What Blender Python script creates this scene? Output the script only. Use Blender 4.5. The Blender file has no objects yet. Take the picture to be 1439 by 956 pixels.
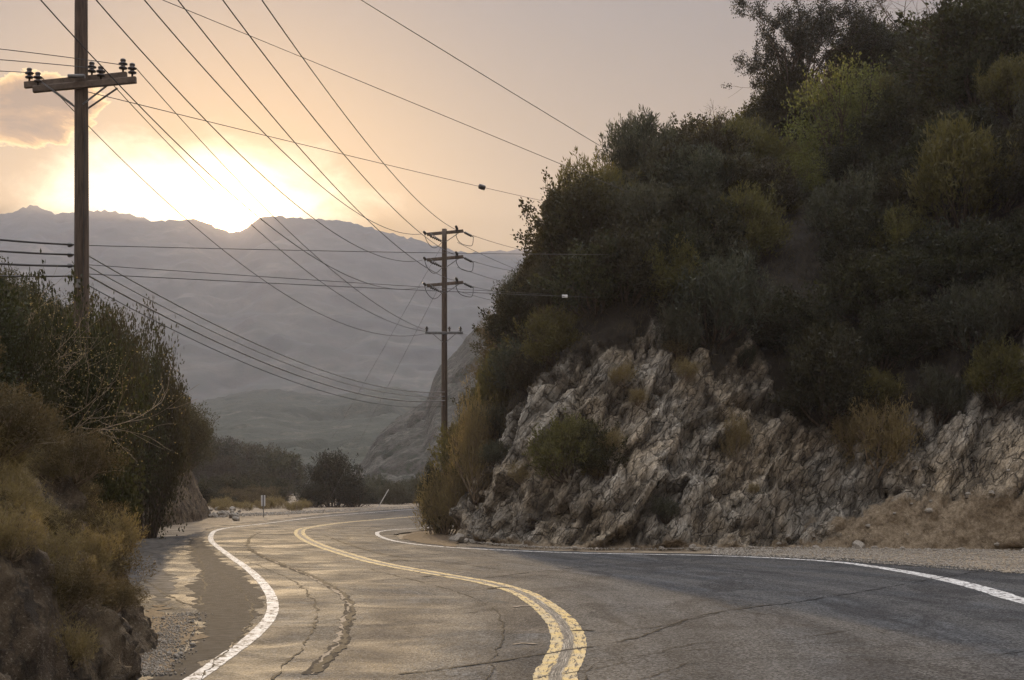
import bpy, bmesh, math, random
import numpy as np
from mathutils import Vector
from mathutils.bvhtree import BVHTree
R = math.radians
sc = bpy.context.scene
C = sc.collection
rng = np.random.default_rng(7)

# ------------------------------------------------------------------ camera frame
F, CX, HY, CAMH = 2000.0, 719.5, 682.0, 2.0      # focal length in photo pixels, centre column, horizon row, eye height
def gx(px, Y): return (px - CX) * Y / F
def gz(py, Y): return (HY - py) * Y / F + CAMH
def gp(px, py):                                   # point of the flat ground seen there
    Y = CAMH * F / (py - HY)
    return (gx(px, Y), Y)

# ------------------------------------------------------------------ numpy noise
_perm = np.random.default_rng(3).permutation(256).astype(np.int64)
_perm = np.concatenate([_perm, _perm, _perm])
_grad = np.random.default_rng(5).normal(size=(256, 3)); _grad /= np.linalg.norm(_grad, axis=1)[:, None]
def perlin(p):
    i = np.floor(p).astype(np.int64); f = p - i
    u = f * f * f * (f * (f * 6 - 15) + 10)
    i &= 255
    out = 0
    for dx in (0, 1):
        for dy in (0, 1):
            for dz in (0, 1):
                h = _perm[_perm[_perm[(i[:, 0] + dx) & 255] + ((i[:, 1] + dy) & 255)] + ((i[:, 2] + dz) & 255)]
                g = _grad[h & 255]
                d = (g[:, 0] * (f[:, 0] - dx) + g[:, 1] * (f[:, 1] - dy) + g[:, 2] * (f[:, 2] - dz))
                w = (u[:, 0] if dx else 1 - u[:, 0]) * (u[:, 1] if dy else 1 - u[:, 1]) * (u[:, 2] if dz else 1 - u[:, 2])
                out = out + w * d
    return out * 1.6
def fbm(p, octs=4, gain=.5):
    a, s, t = 1., 0., 1.
    for _ in range(octs):
        s = s + a * perlin(p * t); t *= 2.03; a *= gain
    return s
def ridged(p, octs=4, gain=.5):
    a, s, t = 1., 0., 1.
    for _ in range(octs):
        s = s + a * (1 - 2 * np.abs(perlin(p * t + 17.3 * t))); t *= 2.1; a *= gain
    return s
def facets(p, amp, tilt, seed):
    """blocks with flat, randomly tilted faces and steps between them; returns height and closeness to a joint"""
    i0 = np.floor(p).astype(np.int64); best = np.full(len(p), 1e9); sec = np.full(len(p), 1e9); val = np.zeros(len(p))
    for dx in (-1, 0, 1):
        for dy in (-1, 0, 1):
            for dz in (-1, 0, 1):
                c = i0 + [dx, dy, dz]
                h = _perm[_perm[_perm[(c[:, 0] + seed) & 255] + (c[:, 1] & 255)] + (c[:, 2] & 255)]
                g1 = _grad[h & 255]; g2 = _grad[_perm[h] & 255]
                o = p - (c + .5 + g1 * .5); d = (o * o).sum(1); v = g2[:, 0] * amp + (o * g2[:, [1, 2, 0]]).sum(1) * tilt
                nb = d < best; sec = np.where(nb, best, np.minimum(sec, d)); val = np.where(nb, v, val); best = np.where(nb, d, best)
    return val, np.sqrt(sec) - np.sqrt(best)
def catmull(P, n):
    P = np.asarray(P, float); k = len(P)
    t = np.linspace(0, k - 1, n); i = np.clip(np.floor(t).astype(int), 0, k - 2); f = (t - i)[:, None]
    p0, p1, p2, p3 = P[np.clip(i - 1, 0, k - 1)], P[i], P[i + 1], P[np.clip(i + 2, 0, k - 1)]
    return .5 * (2 * p1 + (p2 - p0) * f + (2 * p0 - 5 * p1 + 4 * p2 - p3) * f ** 2 + (3 * p1 - p0 - 3 * p2 + p3) * f ** 3)
def resample(P, step):
    d = np.r_[0, np.cumsum(np.linalg.norm(np.diff(P[:, :2], axis=0), axis=1))]
    n = max(2, int(d[-1] / step)); s = np.linspace(0, d[-1], n)
    return np.stack([np.interp(s, d, P[:, c]) for c in range(P.shape[1])], 1)

# ------------------------------------------------------------------ objects
def link(o, parent=None, label=None, cat=None, group=None, kind=None):
    C.objects.link(o)
    if parent is not None: o.parent = parent
    if label: o['label'] = label
    if cat: o['category'] = cat
    if group: o['group'] = group
    if kind: o['kind'] = kind
    return o
def mesh_np(name, V, Fq, mat, smooth=False, attrs=None, uv=None):
    me = bpy.data.meshes.new(name)
    V = np.asarray(V, np.float32); Fq = np.asarray(Fq, np.int32); k = Fq.shape[1]
    me.vertices.add(len(V)); me.vertices.foreach_set('co', V.ravel())
    me.loops.add(Fq.size); me.loops.foreach_set('vertex_index', Fq.ravel())
    me.polygons.add(len(Fq)); me.polygons.foreach_set('loop_start', np.arange(0, Fq.size, k, dtype=np.int32))
    if smooth: me.polygons.foreach_set('use_smooth', np.ones(len(Fq), bool))
    if uv is not None:
        l = me.uv_layers.new(name='UVMap'); l.data.foreach_set('uv', np.asarray(uv, np.float32)[Fq.ravel()].ravel())
    for an, av in (attrs or {}).items():
        a = me.attributes.new(an, 'FLOAT', 'POINT'); a.data.foreach_set('value', np.asarray(av, np.float32))
    me.update(calc_edges=True)
    if mat: me.materials.append(mat)
    return me
def obj(name, me, parent=None, **kw): return link(bpy.data.objects.new(name, me), parent, **kw)
def empty(name, loc, label=None, cat=None, group=None):
    o = bpy.data.objects.new(name, None); o.location = loc; o.empty_display_size = .3
    return link(o, None, label, cat, group)
def gridfaces(nu, nv):
    a = np.arange(nu * nv).reshape(nu, nv)
    return np.stack([a[:-1, :-1], a[1:, :-1], a[1:, 1:], a[:-1, 1:]], -1).reshape(-1, 4)

class MB:                                         # collects tubes, boxes and lathes for ONE mesh
    def __init__(s): s.v = []; s.f = []; s.n = 0
    def add(s, V, Fs):
        s.v.append(np.asarray(V, float)); s.f += [tuple(int(i) + s.n for i in f) for f in Fs]; s.n += len(V)
    def tube(s, pts, rad, k=6, cap=True):
        P = np.asarray(pts, float); n = len(P); rad = np.broadcast_to(np.asarray(rad, float), (n,))
        T = np.gradient(P, axis=0); T /= np.linalg.norm(T, axis=1)[:, None] + 1e-9
        ref = np.array([0, 0, 1.]) if abs(T[:, 2]).mean() < .8 else np.array([1., 0, 0])
        A = np.cross(T, ref); A /= np.linalg.norm(A, axis=1)[:, None] + 1e-9; B = np.cross(T, A)
        an = np.arange(k) * 2 * math.pi / k
        V = P[:, None] + rad[:, None, None] * (A[:, None] * np.cos(an)[None, :, None] + B[:, None] * np.sin(an)[None, :, None])
        fs = [(i * k + j, i * k + (j + 1) % k, (i + 1) * k + (j + 1) % k, (i + 1) * k + j) for i in range(n - 1) for j in range(k)]
        if cap: fs += [tuple(range(k))[::-1], tuple((n - 1) * k + j for j in range(k))]
        s.add(V.reshape(-1, 3), fs)
    def bar(s, a, b, w, h, up=(0, 0, 1)):         # square-section bar from a to b
        a, b = np.array(a, float), np.array(b, float); t = b - a; t /= np.linalg.norm(t)
        x = np.cross(t, up); x /= np.linalg.norm(x); y = np.cross(x, t)
        c = .012
        prof = [(-w/2+c, -h/2), (w/2-c, -h/2), (w/2, -h/2+c), (w/2, h/2-c), (w/2-c, h/2), (-w/2+c, h/2), (-w/2, h/2-c), (-w/2, -h/2+c)]
        V = [p + x * u + y * v for p in (a, b) for u, v in prof]
        s.add(V, [(j, (j + 1) % 8, 8 + (j + 1) % 8, 8 + j) for j in range(8)] + [tuple(range(8))[::-1], tuple(range(8, 16))])
    def lathe(s, c, prof, axis=(0, 0, 1), k=10):
        c = np.array(c, float); ax = np.array(axis, float); ax /= np.linalg.norm(ax)
        ref = np.array([0, 1., 0]) if abs(ax[1]) < .9 else np.array([1., 0, 0])
        A = np.cross(ax, ref); A /= np.linalg.norm(A); B = np.cross(ax, A)
        V = [c + ax * h + r * (A * math.cos(2*math.pi*j/k) + B * math.sin(2*math.pi*j/k)) for r, h in prof for j in range(k)]
        n = len(prof)
        s.add(V, [(i*k+j, i*k+(j+1) % k, (i+1)*k+(j+1) % k, (i+1)*k+j) for i in range(n-1) for j in range(k)] + [tuple(range(k))[::-1], tuple((n-1)*k+j for j in range(k))])
    def mesh(s, name, mat, smooth=False):
        me = bpy.data.meshes.new(name); me.from_pydata([tuple(v) for v in np.concatenate(s.v)], [], s.f)
        if smooth: me.polygons.foreach_set('use_smooth', [True] * len(me.polygons))
        me.materials.append(mat); me.update(); return me

# ------------------------------------------------------------------ materials
class NT:
    def __init__(s, name):
        s.m = bpy.data.materials.new(name); s.m.use_nodes = True; s.t = s.m.node_tree
        s.b = s.t.nodes['Principled BSDF']; s.out = s.t.nodes['Material Output']
        s.b.inputs['Roughness'].default_value = .85; s.b.inputs['Specular IOR Level'].default_value = .2
    def n(s, typ, **kw):
        nd = s.t.nodes.new(typ)
        for k, v in kw.items():
            if k in nd.inputs:
                if hasattr(v, 'is_output'): s.t.links.new(v, nd.inputs[k])
                else: nd.inputs[k].default_value = v
            else: setattr(nd, k, v)
        return nd
    def l(s, a, b): s.t.links.new(a, b)
    def pos(s): return s.n('ShaderNodeNewGeometry').outputs['Position']
    def noise(s, scale, vec=None, detail=4, rough=.55, dist=0.):
        nd = s.n('ShaderNodeTexNoise', Scale=scale, Detail=detail, Roughness=rough, Distortion=dist)
        s.l(vec if vec is not None else s.pos(), nd.inputs['Vector']); return nd.outputs['Fac']
    def mapt(s, vec, stretch, rot):                   # turn first, then stretch
        nd = s.n('ShaderNodeMapping', vector_type='TEXTURE'); s.l(vec, nd.inputs['Vector']); nd.inputs['Scale'].default_value = stretch; nd.inputs['Rotation'].default_value = rot
        return nd.outputs['Vector']
    def mapv(s, vec, scale=(1, 1, 1), rot=(0, 0, 0)):
        nd = s.n('ShaderNodeMapping'); s.l(vec, nd.inputs['Vector']); nd.inputs['Scale'].default_value = scale; nd.inputs['Rotation'].default_value = rot
        return nd.outputs['Vector']
    def ramp(s, fac, stops):
        nd = s.n('ShaderNodeValToRGB'); e = nd.color_ramp.elements
        while len(e) < len(stops): e.new(.5)
        for el, (p, c) in zip(e, stops):
            el.position = p; el.color = (c, c, c, 1) if not hasattr(c, '__len__') else (*c, 1)
        s.l(fac, nd.inputs['Fac']); return nd.outputs['Color']
    def mix(s, fac, a, b, blend='MIX'):
        nd = s.n('ShaderNodeMix', data_type='RGBA', blend_type=blend)
        for sock, v in ((nd.inputs[0], fac), (nd.inputs[6], a), (nd.inputs[7], b)):
            if hasattr(v, 'is_output'): s.l(v, sock)
            else: sock.default_value = v if not hasattr(v, '__len__') else (*v, 1)
        return nd.outputs[2]
    def math(s, op, a, b=0., clamp=False):
        nd = s.n('ShaderNodeMath', operation=op, use_clamp=clamp)
        for sock, v in ((nd.inputs[0], a), (nd.inputs[1], b)):
            if hasattr(v, 'is_output'): s.l(v, sock)
            else: sock.default_value = v
        return nd.outputs[0]
    def attr(s, name): return s.n('ShaderNodeAttribute', attribute_name=name).outputs['Fac']
    def bump(s, h, strength=.5, dist=.05):
        nd = s.n('ShaderNodeBump', Strength=strength, Distance=dist); s.l(h, nd.inputs['Height']); s.l(nd.outputs[0], s.b.inputs['Normal'])
    def col(s, c): s.l(c, s.b.inputs['Base Color'])

def mat_rock():
    t = NT('rocky_hillside'); p = t.pos()
    sp = t.mapt(p, (.8, 1, 2.2), (0, R(36), 0))
    a = t.noise(1.3, sp, 10, .68, .1); b = t.noise(8., sp, 8, .75, .1); c = t.noise(.35, p, 3)
    grey = t.ramp(a, [(.30, (.10, .084, .063)), (.44, (.23, .20, .156)), (.58, (.30, .27, .22)), (.74, (.38, .35, .295))])
    tan = t.ramp(a, [(.30, (.09, .068, .045)), (.5, (.30, .235, .155)), (.75, (.46, .38, .27))])
    k = t.ramp(t.math('ADD', c, t.math('MULTIPLY', t.noise(.9, p, 4), .4)), [(.60, 0.), (.82, .9)])
    rock = t.mix(k, grey, tan)
    v = t.n('ShaderNodeTexVoronoi', feature='DISTANCE_TO_EDGE', Scale=2.2); t.l(t.mapv(sp, (1, 1, 1)), v.inputs['Vector'])
    rock = t.mix(t.ramp(t.noise(3.2, t.mapt(p, (.45, 1, 3.5), (0, R(36), 0)), 8, .75, .1), [(.36, .75), (.43, 0.)]), rock, (.045, .037, .028))
    rock = t.mix(t.ramp(b, [(.3, .45), (.46, 0.)]), rock, (.07, .058, .042))
    vc = t.n('ShaderNodeTexVoronoi', Scale=5.); t.l(t.mapt(p, (.6, 1, 2.6), (0, R(36), 0)), vc.inputs['Vector'])
    rock = t.mix(.8, rock, t.ramp(vc.outputs['Color'], [(.2, .72), (.8, 1.22)]), 'MULTIPLY')
    lich = t.ramp(t.noise(14., p, 6, .75), [(.60, 0.), (.66, .45)])
    rock = t.mix(lich, rock, (.5, .47, .4))
    rock = t.mix(1., rock, t.ramp(t.attr('block'), [(.1, .6), (.5, 1.), (.9, 1.25)]), 'MULTIPLY')
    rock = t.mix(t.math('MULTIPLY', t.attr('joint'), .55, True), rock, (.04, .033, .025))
    soil = t.ramp(t.noise(3., p, 8, .7), [(.3, (.010, .008, .006)), (.6, (.032, .025, .016)), (.8, (.07, .054, .034))])
    talus = t.ramp(t.noise(9., p, 8, .75), [(.3, (.06, .045, .028)), (.5, (.22, .165, .105)), (.68, (.34, .27, .185)), (.8, (.42, .38, .31))])
    z = t.attr('zone')       # 0 soil, 1 rock, 2 loose talus
    zn = t.math('ADD', z, t.math('MULTIPLY', t.math('SUBTRACT', t.noise(1.6, p, 5), .5), 1.3))
    col = t.mix(t.ramp(zn, [(.35, 0.), (.6, 1.)]), soil, rock)
    col = t.mix(t.ramp(t.math('SUBTRACT', zn, 1.), [(.42, 0.), (.62, 1.)]), col, talus)
    t.col(col); w2 = t.n('ShaderNodeVectorMath', operation='ADD'); nz = t.n('ShaderNodeTexNoise', Scale=3., Detail=3.); t.l(p, nz.inputs['Vector'])
    sc_ = t.n('ShaderNodeVectorMath', operation='SCALE'); t.l(nz.outputs['Color'], sc_.inputs[0]); sc_.inputs['Scale'].default_value = .22; t.l(p, w2.inputs[0]); t.l(sc_.outputs[0], w2.inputs[1]); pw = w2.outputs[0]
    e1 = t.n('ShaderNodeTexVoronoi', feature='DISTANCE_TO_EDGE', Scale=2.3); t.l(t.mapt(pw, (.6, 1, 2.4), (0, R(36), 0)), e1.inputs['Vector'])
    e2 = t.n('ShaderNodeTexVoronoi', feature='DISTANCE_TO_EDGE', Scale=6.5); t.l(t.mapt(pw, (.6, 1, 2.2), (0, R(30), 0)), e2.inputs['Vector'])
    c2 = t.n('ShaderNodeTexVoronoi', Scale=6.5); t.l(t.mapt(pw, (.6, 1, 2.2), (0, R(30), 0)), c2.inputs['Vector'])
    s1, s2 = t.ramp(e1.outputs['Distance'], [(0., 0.), (.05, 1.)]), t.ramp(e2.outputs['Distance'], [(0., 0.), (.07, 1.)])
    loose = t.ramp(t.math('SUBTRACT', zn, 1.), [(.38, 0.), (.58, 1.)]); isrock = t.math('MULTIPLY', t.ramp(zn, [(.35, 0.), (.6, 1.)]), t.math('SUBTRACT', 1., loose))
    col = t.mix(t.math('MULTIPLY', t.math('SUBTRACT', 1., s1), t.math('MULTIPLY', isrock, .7)), col, (.035, .028, .02))
    col = t.mix(t.math('MULTIPLY', t.math('SUBTRACT', 1., s2), t.math('MULTIPLY', isrock, .35)), col, (.05, .04, .03))
    t.l(col, t.b.inputs['Base Color'])
    h = t.math('ADD', t.math('MULTIPLY', t.math('ADD', t.math('MULTIPLY', s1, .6), t.math('MULTIPLY', s2, .25)), isrock), t.math('ADD', t.math('MULTIPLY', c2.outputs['Color'], .5), t.math('MULTIPLY', t.noise(26., p, 4, .7), .35))); t.bump(h, 1., .12)
    return t.m
def mat_soil(name='earth_bank'):
    t = NT(name); p = t.pos()
    sp = t.mapv(p, (1, 1, .4), (0, R(25), 0))
    a = t.noise(1.6, sp, 10, .72, .1)
    c1 = t.ramp(a, [(.3, (.030, .020, .013)), (.48, (.10, .070, .042)), (.62, (.19, .14, .085)), (.78, (.30, .24, .165))])
    c1 = t.mix(t.ramp(t.noise(30., p, 4, .75), [(.56, 0.), (.64, .7)]), c1, (.26, .22, .16))
    c1 = t.mix(t.ramp(t.noise(5., sp, 6, .7, .1), [(.4, .8), (.52, 0.)]), c1, (.025, .018, .012))
    t.col(c1); t.bump(t.math('ADD', t.noise(9., p, 8, .75), t.math('MULTIPLY', t.noise(38., p, 5, .75), .6)), 1., .10)
    return t.m
def mat_ground():
    t = NT('dirt_ground'); p = t.pos()
    c = t.ramp(t.noise(.8, p, 10, .7), [(.3, (.07, .05, .032)), (.5, (.20, .15, .095)), (.7, (.32, .26, .18))])
    c = t.mix(t.ramp(t.noise(22., p, 4, .7), [(.52, 0.), (.64, .6)]), c, (.36, .32, .26))
    t.col(c); t.bump(t.noise(14., p, 8, .75), .8, .06); return t.m
def mat_asphalt():
    t = NT('worn_asphalt'); p = t.pos()
    uv = t.n('ShaderNodeUVMap').outputs[0]
    su = t.mapv(uv, (1.3, .10, 1))
    base = t.ramp(t.noise(1.2, su, 6, .65, .5), [(.32, .030), (.5, .048), (.68, .076)])
    patch = t.noise(.32, p, 5, .62, 1.2)
    ux = t.n('ShaderNodeSeparateXYZ'); t.l(uv, ux.inputs[0]); ux = ux.outputs[0]
    lane = t.ramp(t.math('ADD', t.math('MULTIPLY', ux, .1), .5), [(.48, 1.), (.62, .25)])
    track = t.ramp(t.math('ADD', t.math('MULTIPLY', t.math('SINE', t.math('MULTIPLY', ux, 3.4)), .5), t.noise(.8, t.mapv(uv, (1.5, .1, 1)), 4)), [(.35, 0.), (.95, .55)])
    base = t.mix(t.math('MULTIPLY', t.ramp(patch, [(.44, 0.), (.50, .9)]), lane), base, (.066, .057, .048))
    base = t.mix(track, base, (.070, .066, .060))
    base = t.mix(t.ramp(t.noise(.55, t.mapv(p, (.9, .35, 1), (0, 0, R(14))), 7, .7, 1.4), [(.52, 0.), (.57, .65), (.66, .75)]), base, (.030, .028, .027))
    dark = t.ramp(t.noise(1.1, t.mapv(uv, (.9, .05, 1)), 3), [(.5, 0.), (.68, .5)])
    base = t.mix(t.math('MULTIPLY', dark, lane), base, (.028, .026, .027))
    v = t.n('ShaderNodeTexVoronoi', Scale=38.); t.l(p, v.inputs['Vector'])
    grit = t.ramp(v.outputs['Color'], [(.2, .35), (.55, 1.), (.9, 2.0)])
    base = t.mix(1., base, grit, 'MULTIPLY')
    spk = t.ramp(t.noise(75., p, 2, .5), [(.66, 0.), (.72, .6)])
    base = t.mix(spk, base, (.30, .27, .23))
    t.col(base)
    rg = t.ramp(t.noise(.5, p, 4, .6, 1.), [(.35, .70), (.65, .92)]); t.l(rg, t.b.inputs['Roughness'])
    t.b.inputs['Specular IOR Level'].default_value = .06
    t.bump(t.math('ADD', v.outputs['Distance'], t.noise(28., p, 3, .6)), .6, .012); return t.m
def mat_paint(name, c1, c2, wear, yellow=False):
    t = NT(name); p = t.pos(); uv = t.n('ShaderNodeUVMap').outputs[0]
    w = t.ramp(t.noise(9., t.mapv(p, (1, .55, 1)), 8, .75, .6), [(.3, 1.), (wear, 1.), (wear + .07, 0.)])
    sx = t.n('ShaderNodeSeparateXYZ'); t.l(uv, sx.inputs[0])
    col = t.mix(t.ramp(t.noise(3., p, 5), [(.35, 0.), (.65, 1.)]), c1, c2)
    if yellow:          # two worn yellow bands with a pale, streaked, older band between them
        n = t.math('MULTIPLY', t.math('SUBTRACT', t.noise(1., t.mapv(uv, (30, 1.6, 1)), 6, .7), .5), .16)
        u = t.math('ABSOLUTE', t.math('SUBTRACT', t.math('ADD', sx.outputs[0], n), .5))
        mid = t.ramp(t.noise(1., t.mapv(uv, (55, .8, 1)), 6, .7), [(.42, (.06, .055, .05)), (.54, (.16, .145, .12)), (.66, (.55, .50, .42))])
        col = t.mix(t.ramp(u, [(.13, 0.), (.19, 1.)]), mid, col)
        w = t.ramp(t.noise(1., t.mapv(uv, (9, 2.4, 1)), 10, .8, .2), [(.3, 1.), (wear, 1.), (wear + .05, 0.)])
    col = t.mix(t.ramp(t.noise(40., p, 4, .7), [(.35, .55), (.5, 0.)]), col, (.12, .10, .08))
    col = t.mix(w, (.07, .062, .056), col)
    t.col(col); t.b.inputs['Roughness'].default_value = .85; t.b.inputs['Specular IOR Level'].default_value = .08; t.bump(t.noise(60., p, 4), .3, .01); return t.m
def mat_flat(name, c, rough=.85, spec=.2, var=.35, scale=6., metal=0., stretch=(1, 1, 1)):
    t = NT(name); p = t.n('ShaderNodeTexCoord').outputs['Object']
    a = t.noise(scale, t.mapv(p, stretch), 6, .65)
    lo = tuple(x * (1 - var) for x in c); hi = tuple(min(1, x * (1 + var)) for x in c)
    t.col(t.ramp(a, [(.35, lo), (.65, hi)])); t.b.inputs['Roughness'].default_value = rough
    t.b.inputs['Specular IOR Level'].default_value = spec; t.b.inputs['Metallic'].default_value = metal
    t.bump(a, .3, .02); return t.m
def mat_leaf(name, c1, c2, c3, transl=.35):
    t = NT(name)
    r = t.attr('rnd'); oi = t.n('ShaderNodeObjectInfo').outputs['Random']
    col = t.mix(r, c1, c2)
    col = t.mix(t.math('MULTIPLY', oi, .55), col, c3)
    t.col(col); t.b.inputs['Roughness'].default_value = .6; t.b.inputs['Specular IOR Level'].default_value = .25
    tr = t.n('ShaderNodeBsdfTranslucent'); t.l(t.mix(.5, col, t.mix(1., col, (1.6, 1.5, .7), 'MULTIPLY')), tr.inputs['Color'])
    ms = t.n('ShaderNodeMixShader'); ms.inputs[0].default_value = transl
    t.l(t.b.outputs[0], ms.inputs[1]); t.l(tr.outputs[0], ms.inputs[2]); t.l(ms.outputs[0], t.out.inputs['Surface'])
    return t.m
def mat_farhill(name, c1, c2, c3, s1):
    t = NT(name); p = t.pos()
    a = t.noise(s1, p, 8, .7); b = t.noise(s1 * 5, p, 6, .75)
    col = t.ramp(a, [(.35, c1), (.55, c2), (.72, c3)])
    col = t.mix(t.ramp(b, [(.42, .85), (.56, 0.)]), col, (.022, .028, .014))
    t.col(col); t.bump(b, 1., 1.5); return t.m

M = dict(
    rock=mat_rock(), soil=mat_soil(), ground=mat_ground(), asphalt=mat_asphalt(),
    white=mat_paint('worn_white_paint', (.66, .64, .60), (.45, .42, .38), .50),
    yellow=mat_paint('worn_yellow_paint', (.50, .36, .14), (.40, .33, .21), .51, True),
    tar=mat_flat('crack', (.012, .011, .010), .9, .1),
    seal=mat_flat('dark_sealed_seam', (.030, .027, .025), .95, .02, .35, 9),
    shoulder=mat_flat('dark_shoulder_band', (.036, .033, .031), .95, .025, .45, 5),
    spall=mat_flat('broken_asphalt', (.17, .14, .11), .9, .1, .5, 20),
    slab=mat_flat('old_pale_pavement', (.085, .076, .066), .97, .02, .6, 3.2),
    dirt=mat_flat('loose_dirt', (.11, .08, .052), .95, .05, .55, 9),
    wood=mat_flat('weathered_pole_wood', (.085, .062, .046), .85, .2, .4, 5, 0., (6, 6, .4)),
    arm=mat_flat('crossarm_timber', (.12, .09, .07), .85, .2, .3, 5),
    porcelain=mat_flat('dark_porcelain', (.035, .025, .022), .3, .5, .2),
    steel=mat_flat('grey_steel', (.16, .155, .15), .55, .5, .3, 6, .4),
    cable=mat_flat('dark_cable', (.045, .040, .038), .6, .3, .2),
    palecable=mat_flat('pale_cable', (.24, .22, .2), .5, .5, .2),
    signwhite=mat_flat('reflector_white', (.62, .6, .58), .5, .4, .1), signdark=mat_flat('marker_stripe', (.05, .045, .04), .7),
    stake=mat_flat('pale_stake', (.5, .47, .42), .6, .3, .15),
    bark=mat_flat('twig_bark', (.075, .055, .040), .9, .1, .4, 10), drybark=mat_flat('dry_twig', (.20, .15, .10), .9, .1, .4, 10),
    chap=mat_leaf('chaparral_leaf', (0.008, 0.010, 0.004), (0.047, 0.047, 0.022), (0.047, 0.032, 0.017)),
    sage=mat_leaf('sage_leaf', (0.018, 0.023, 0.014), (0.096, 0.099, 0.069), (0.072, 0.057, 0.033)),
    broad=mat_leaf('oak_leaf', (0.011, 0.013, 0.005), (0.057, 0.059, 0.023), (0.054, 0.037, 0.016), .35),
    green=mat_leaf('bright_leaf', (0.040, 0.052, 0.014), (0.184, 0.192, 0.072), (0.104, 0.096, 0.024), .45),
    dry=mat_leaf('dry_brush_leaf', (.11, .083, .040), (.31, .245, .12), (.19, .14, .065), .35),
    olive=mat_leaf('yellow_green_leaf', (0.045, 0.048, 0.015), (0.140, 0.126, 0.045), (0.091, 0.070, 0.025), .4),
    straw=mat_leaf('straw_grass', (.22, .165, .08), (.42, .34, .18), (.25, .18, .08), .5),
    darkleaf=mat_leaf('dark_leaf', (.010, .012, .006), (.035, .034, .016), (.02, .018, .008), .15),
    brown=mat_leaf('brown_brush_leaf', (0.036, 0.027, 0.014), (0.135, 0.104, 0.052), (0.090, 0.063, 0.031), .35),
    litter=mat_leaf('low_brush', (0.035, 0.028, 0.015), (0.105, 0.084, 0.042), (0.070, 0.056, 0.028), .3),
    stone=mat_flat('loose_stone', (.24, .21, .17), .9, .15, .45, 12),
    far=mat_farhill('far_mountain_scrub', (0.014, 0.017, 0.010), (0.052, 0.046, 0.029), (0.140, 0.115, 0.077), .008),
    mid=mat_farhill('mid_hill_scrub', (0.020, 0.024, 0.013), (0.042, 0.042, 0.024), (0.112, 0.095, 0.070), .05),
    crag=mat_farhill('craggy_slope', (0.030, 0.027, 0.020), (0.096, 0.084, 0.069), (0.162, 0.147, 0.126), .10),
)

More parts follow.
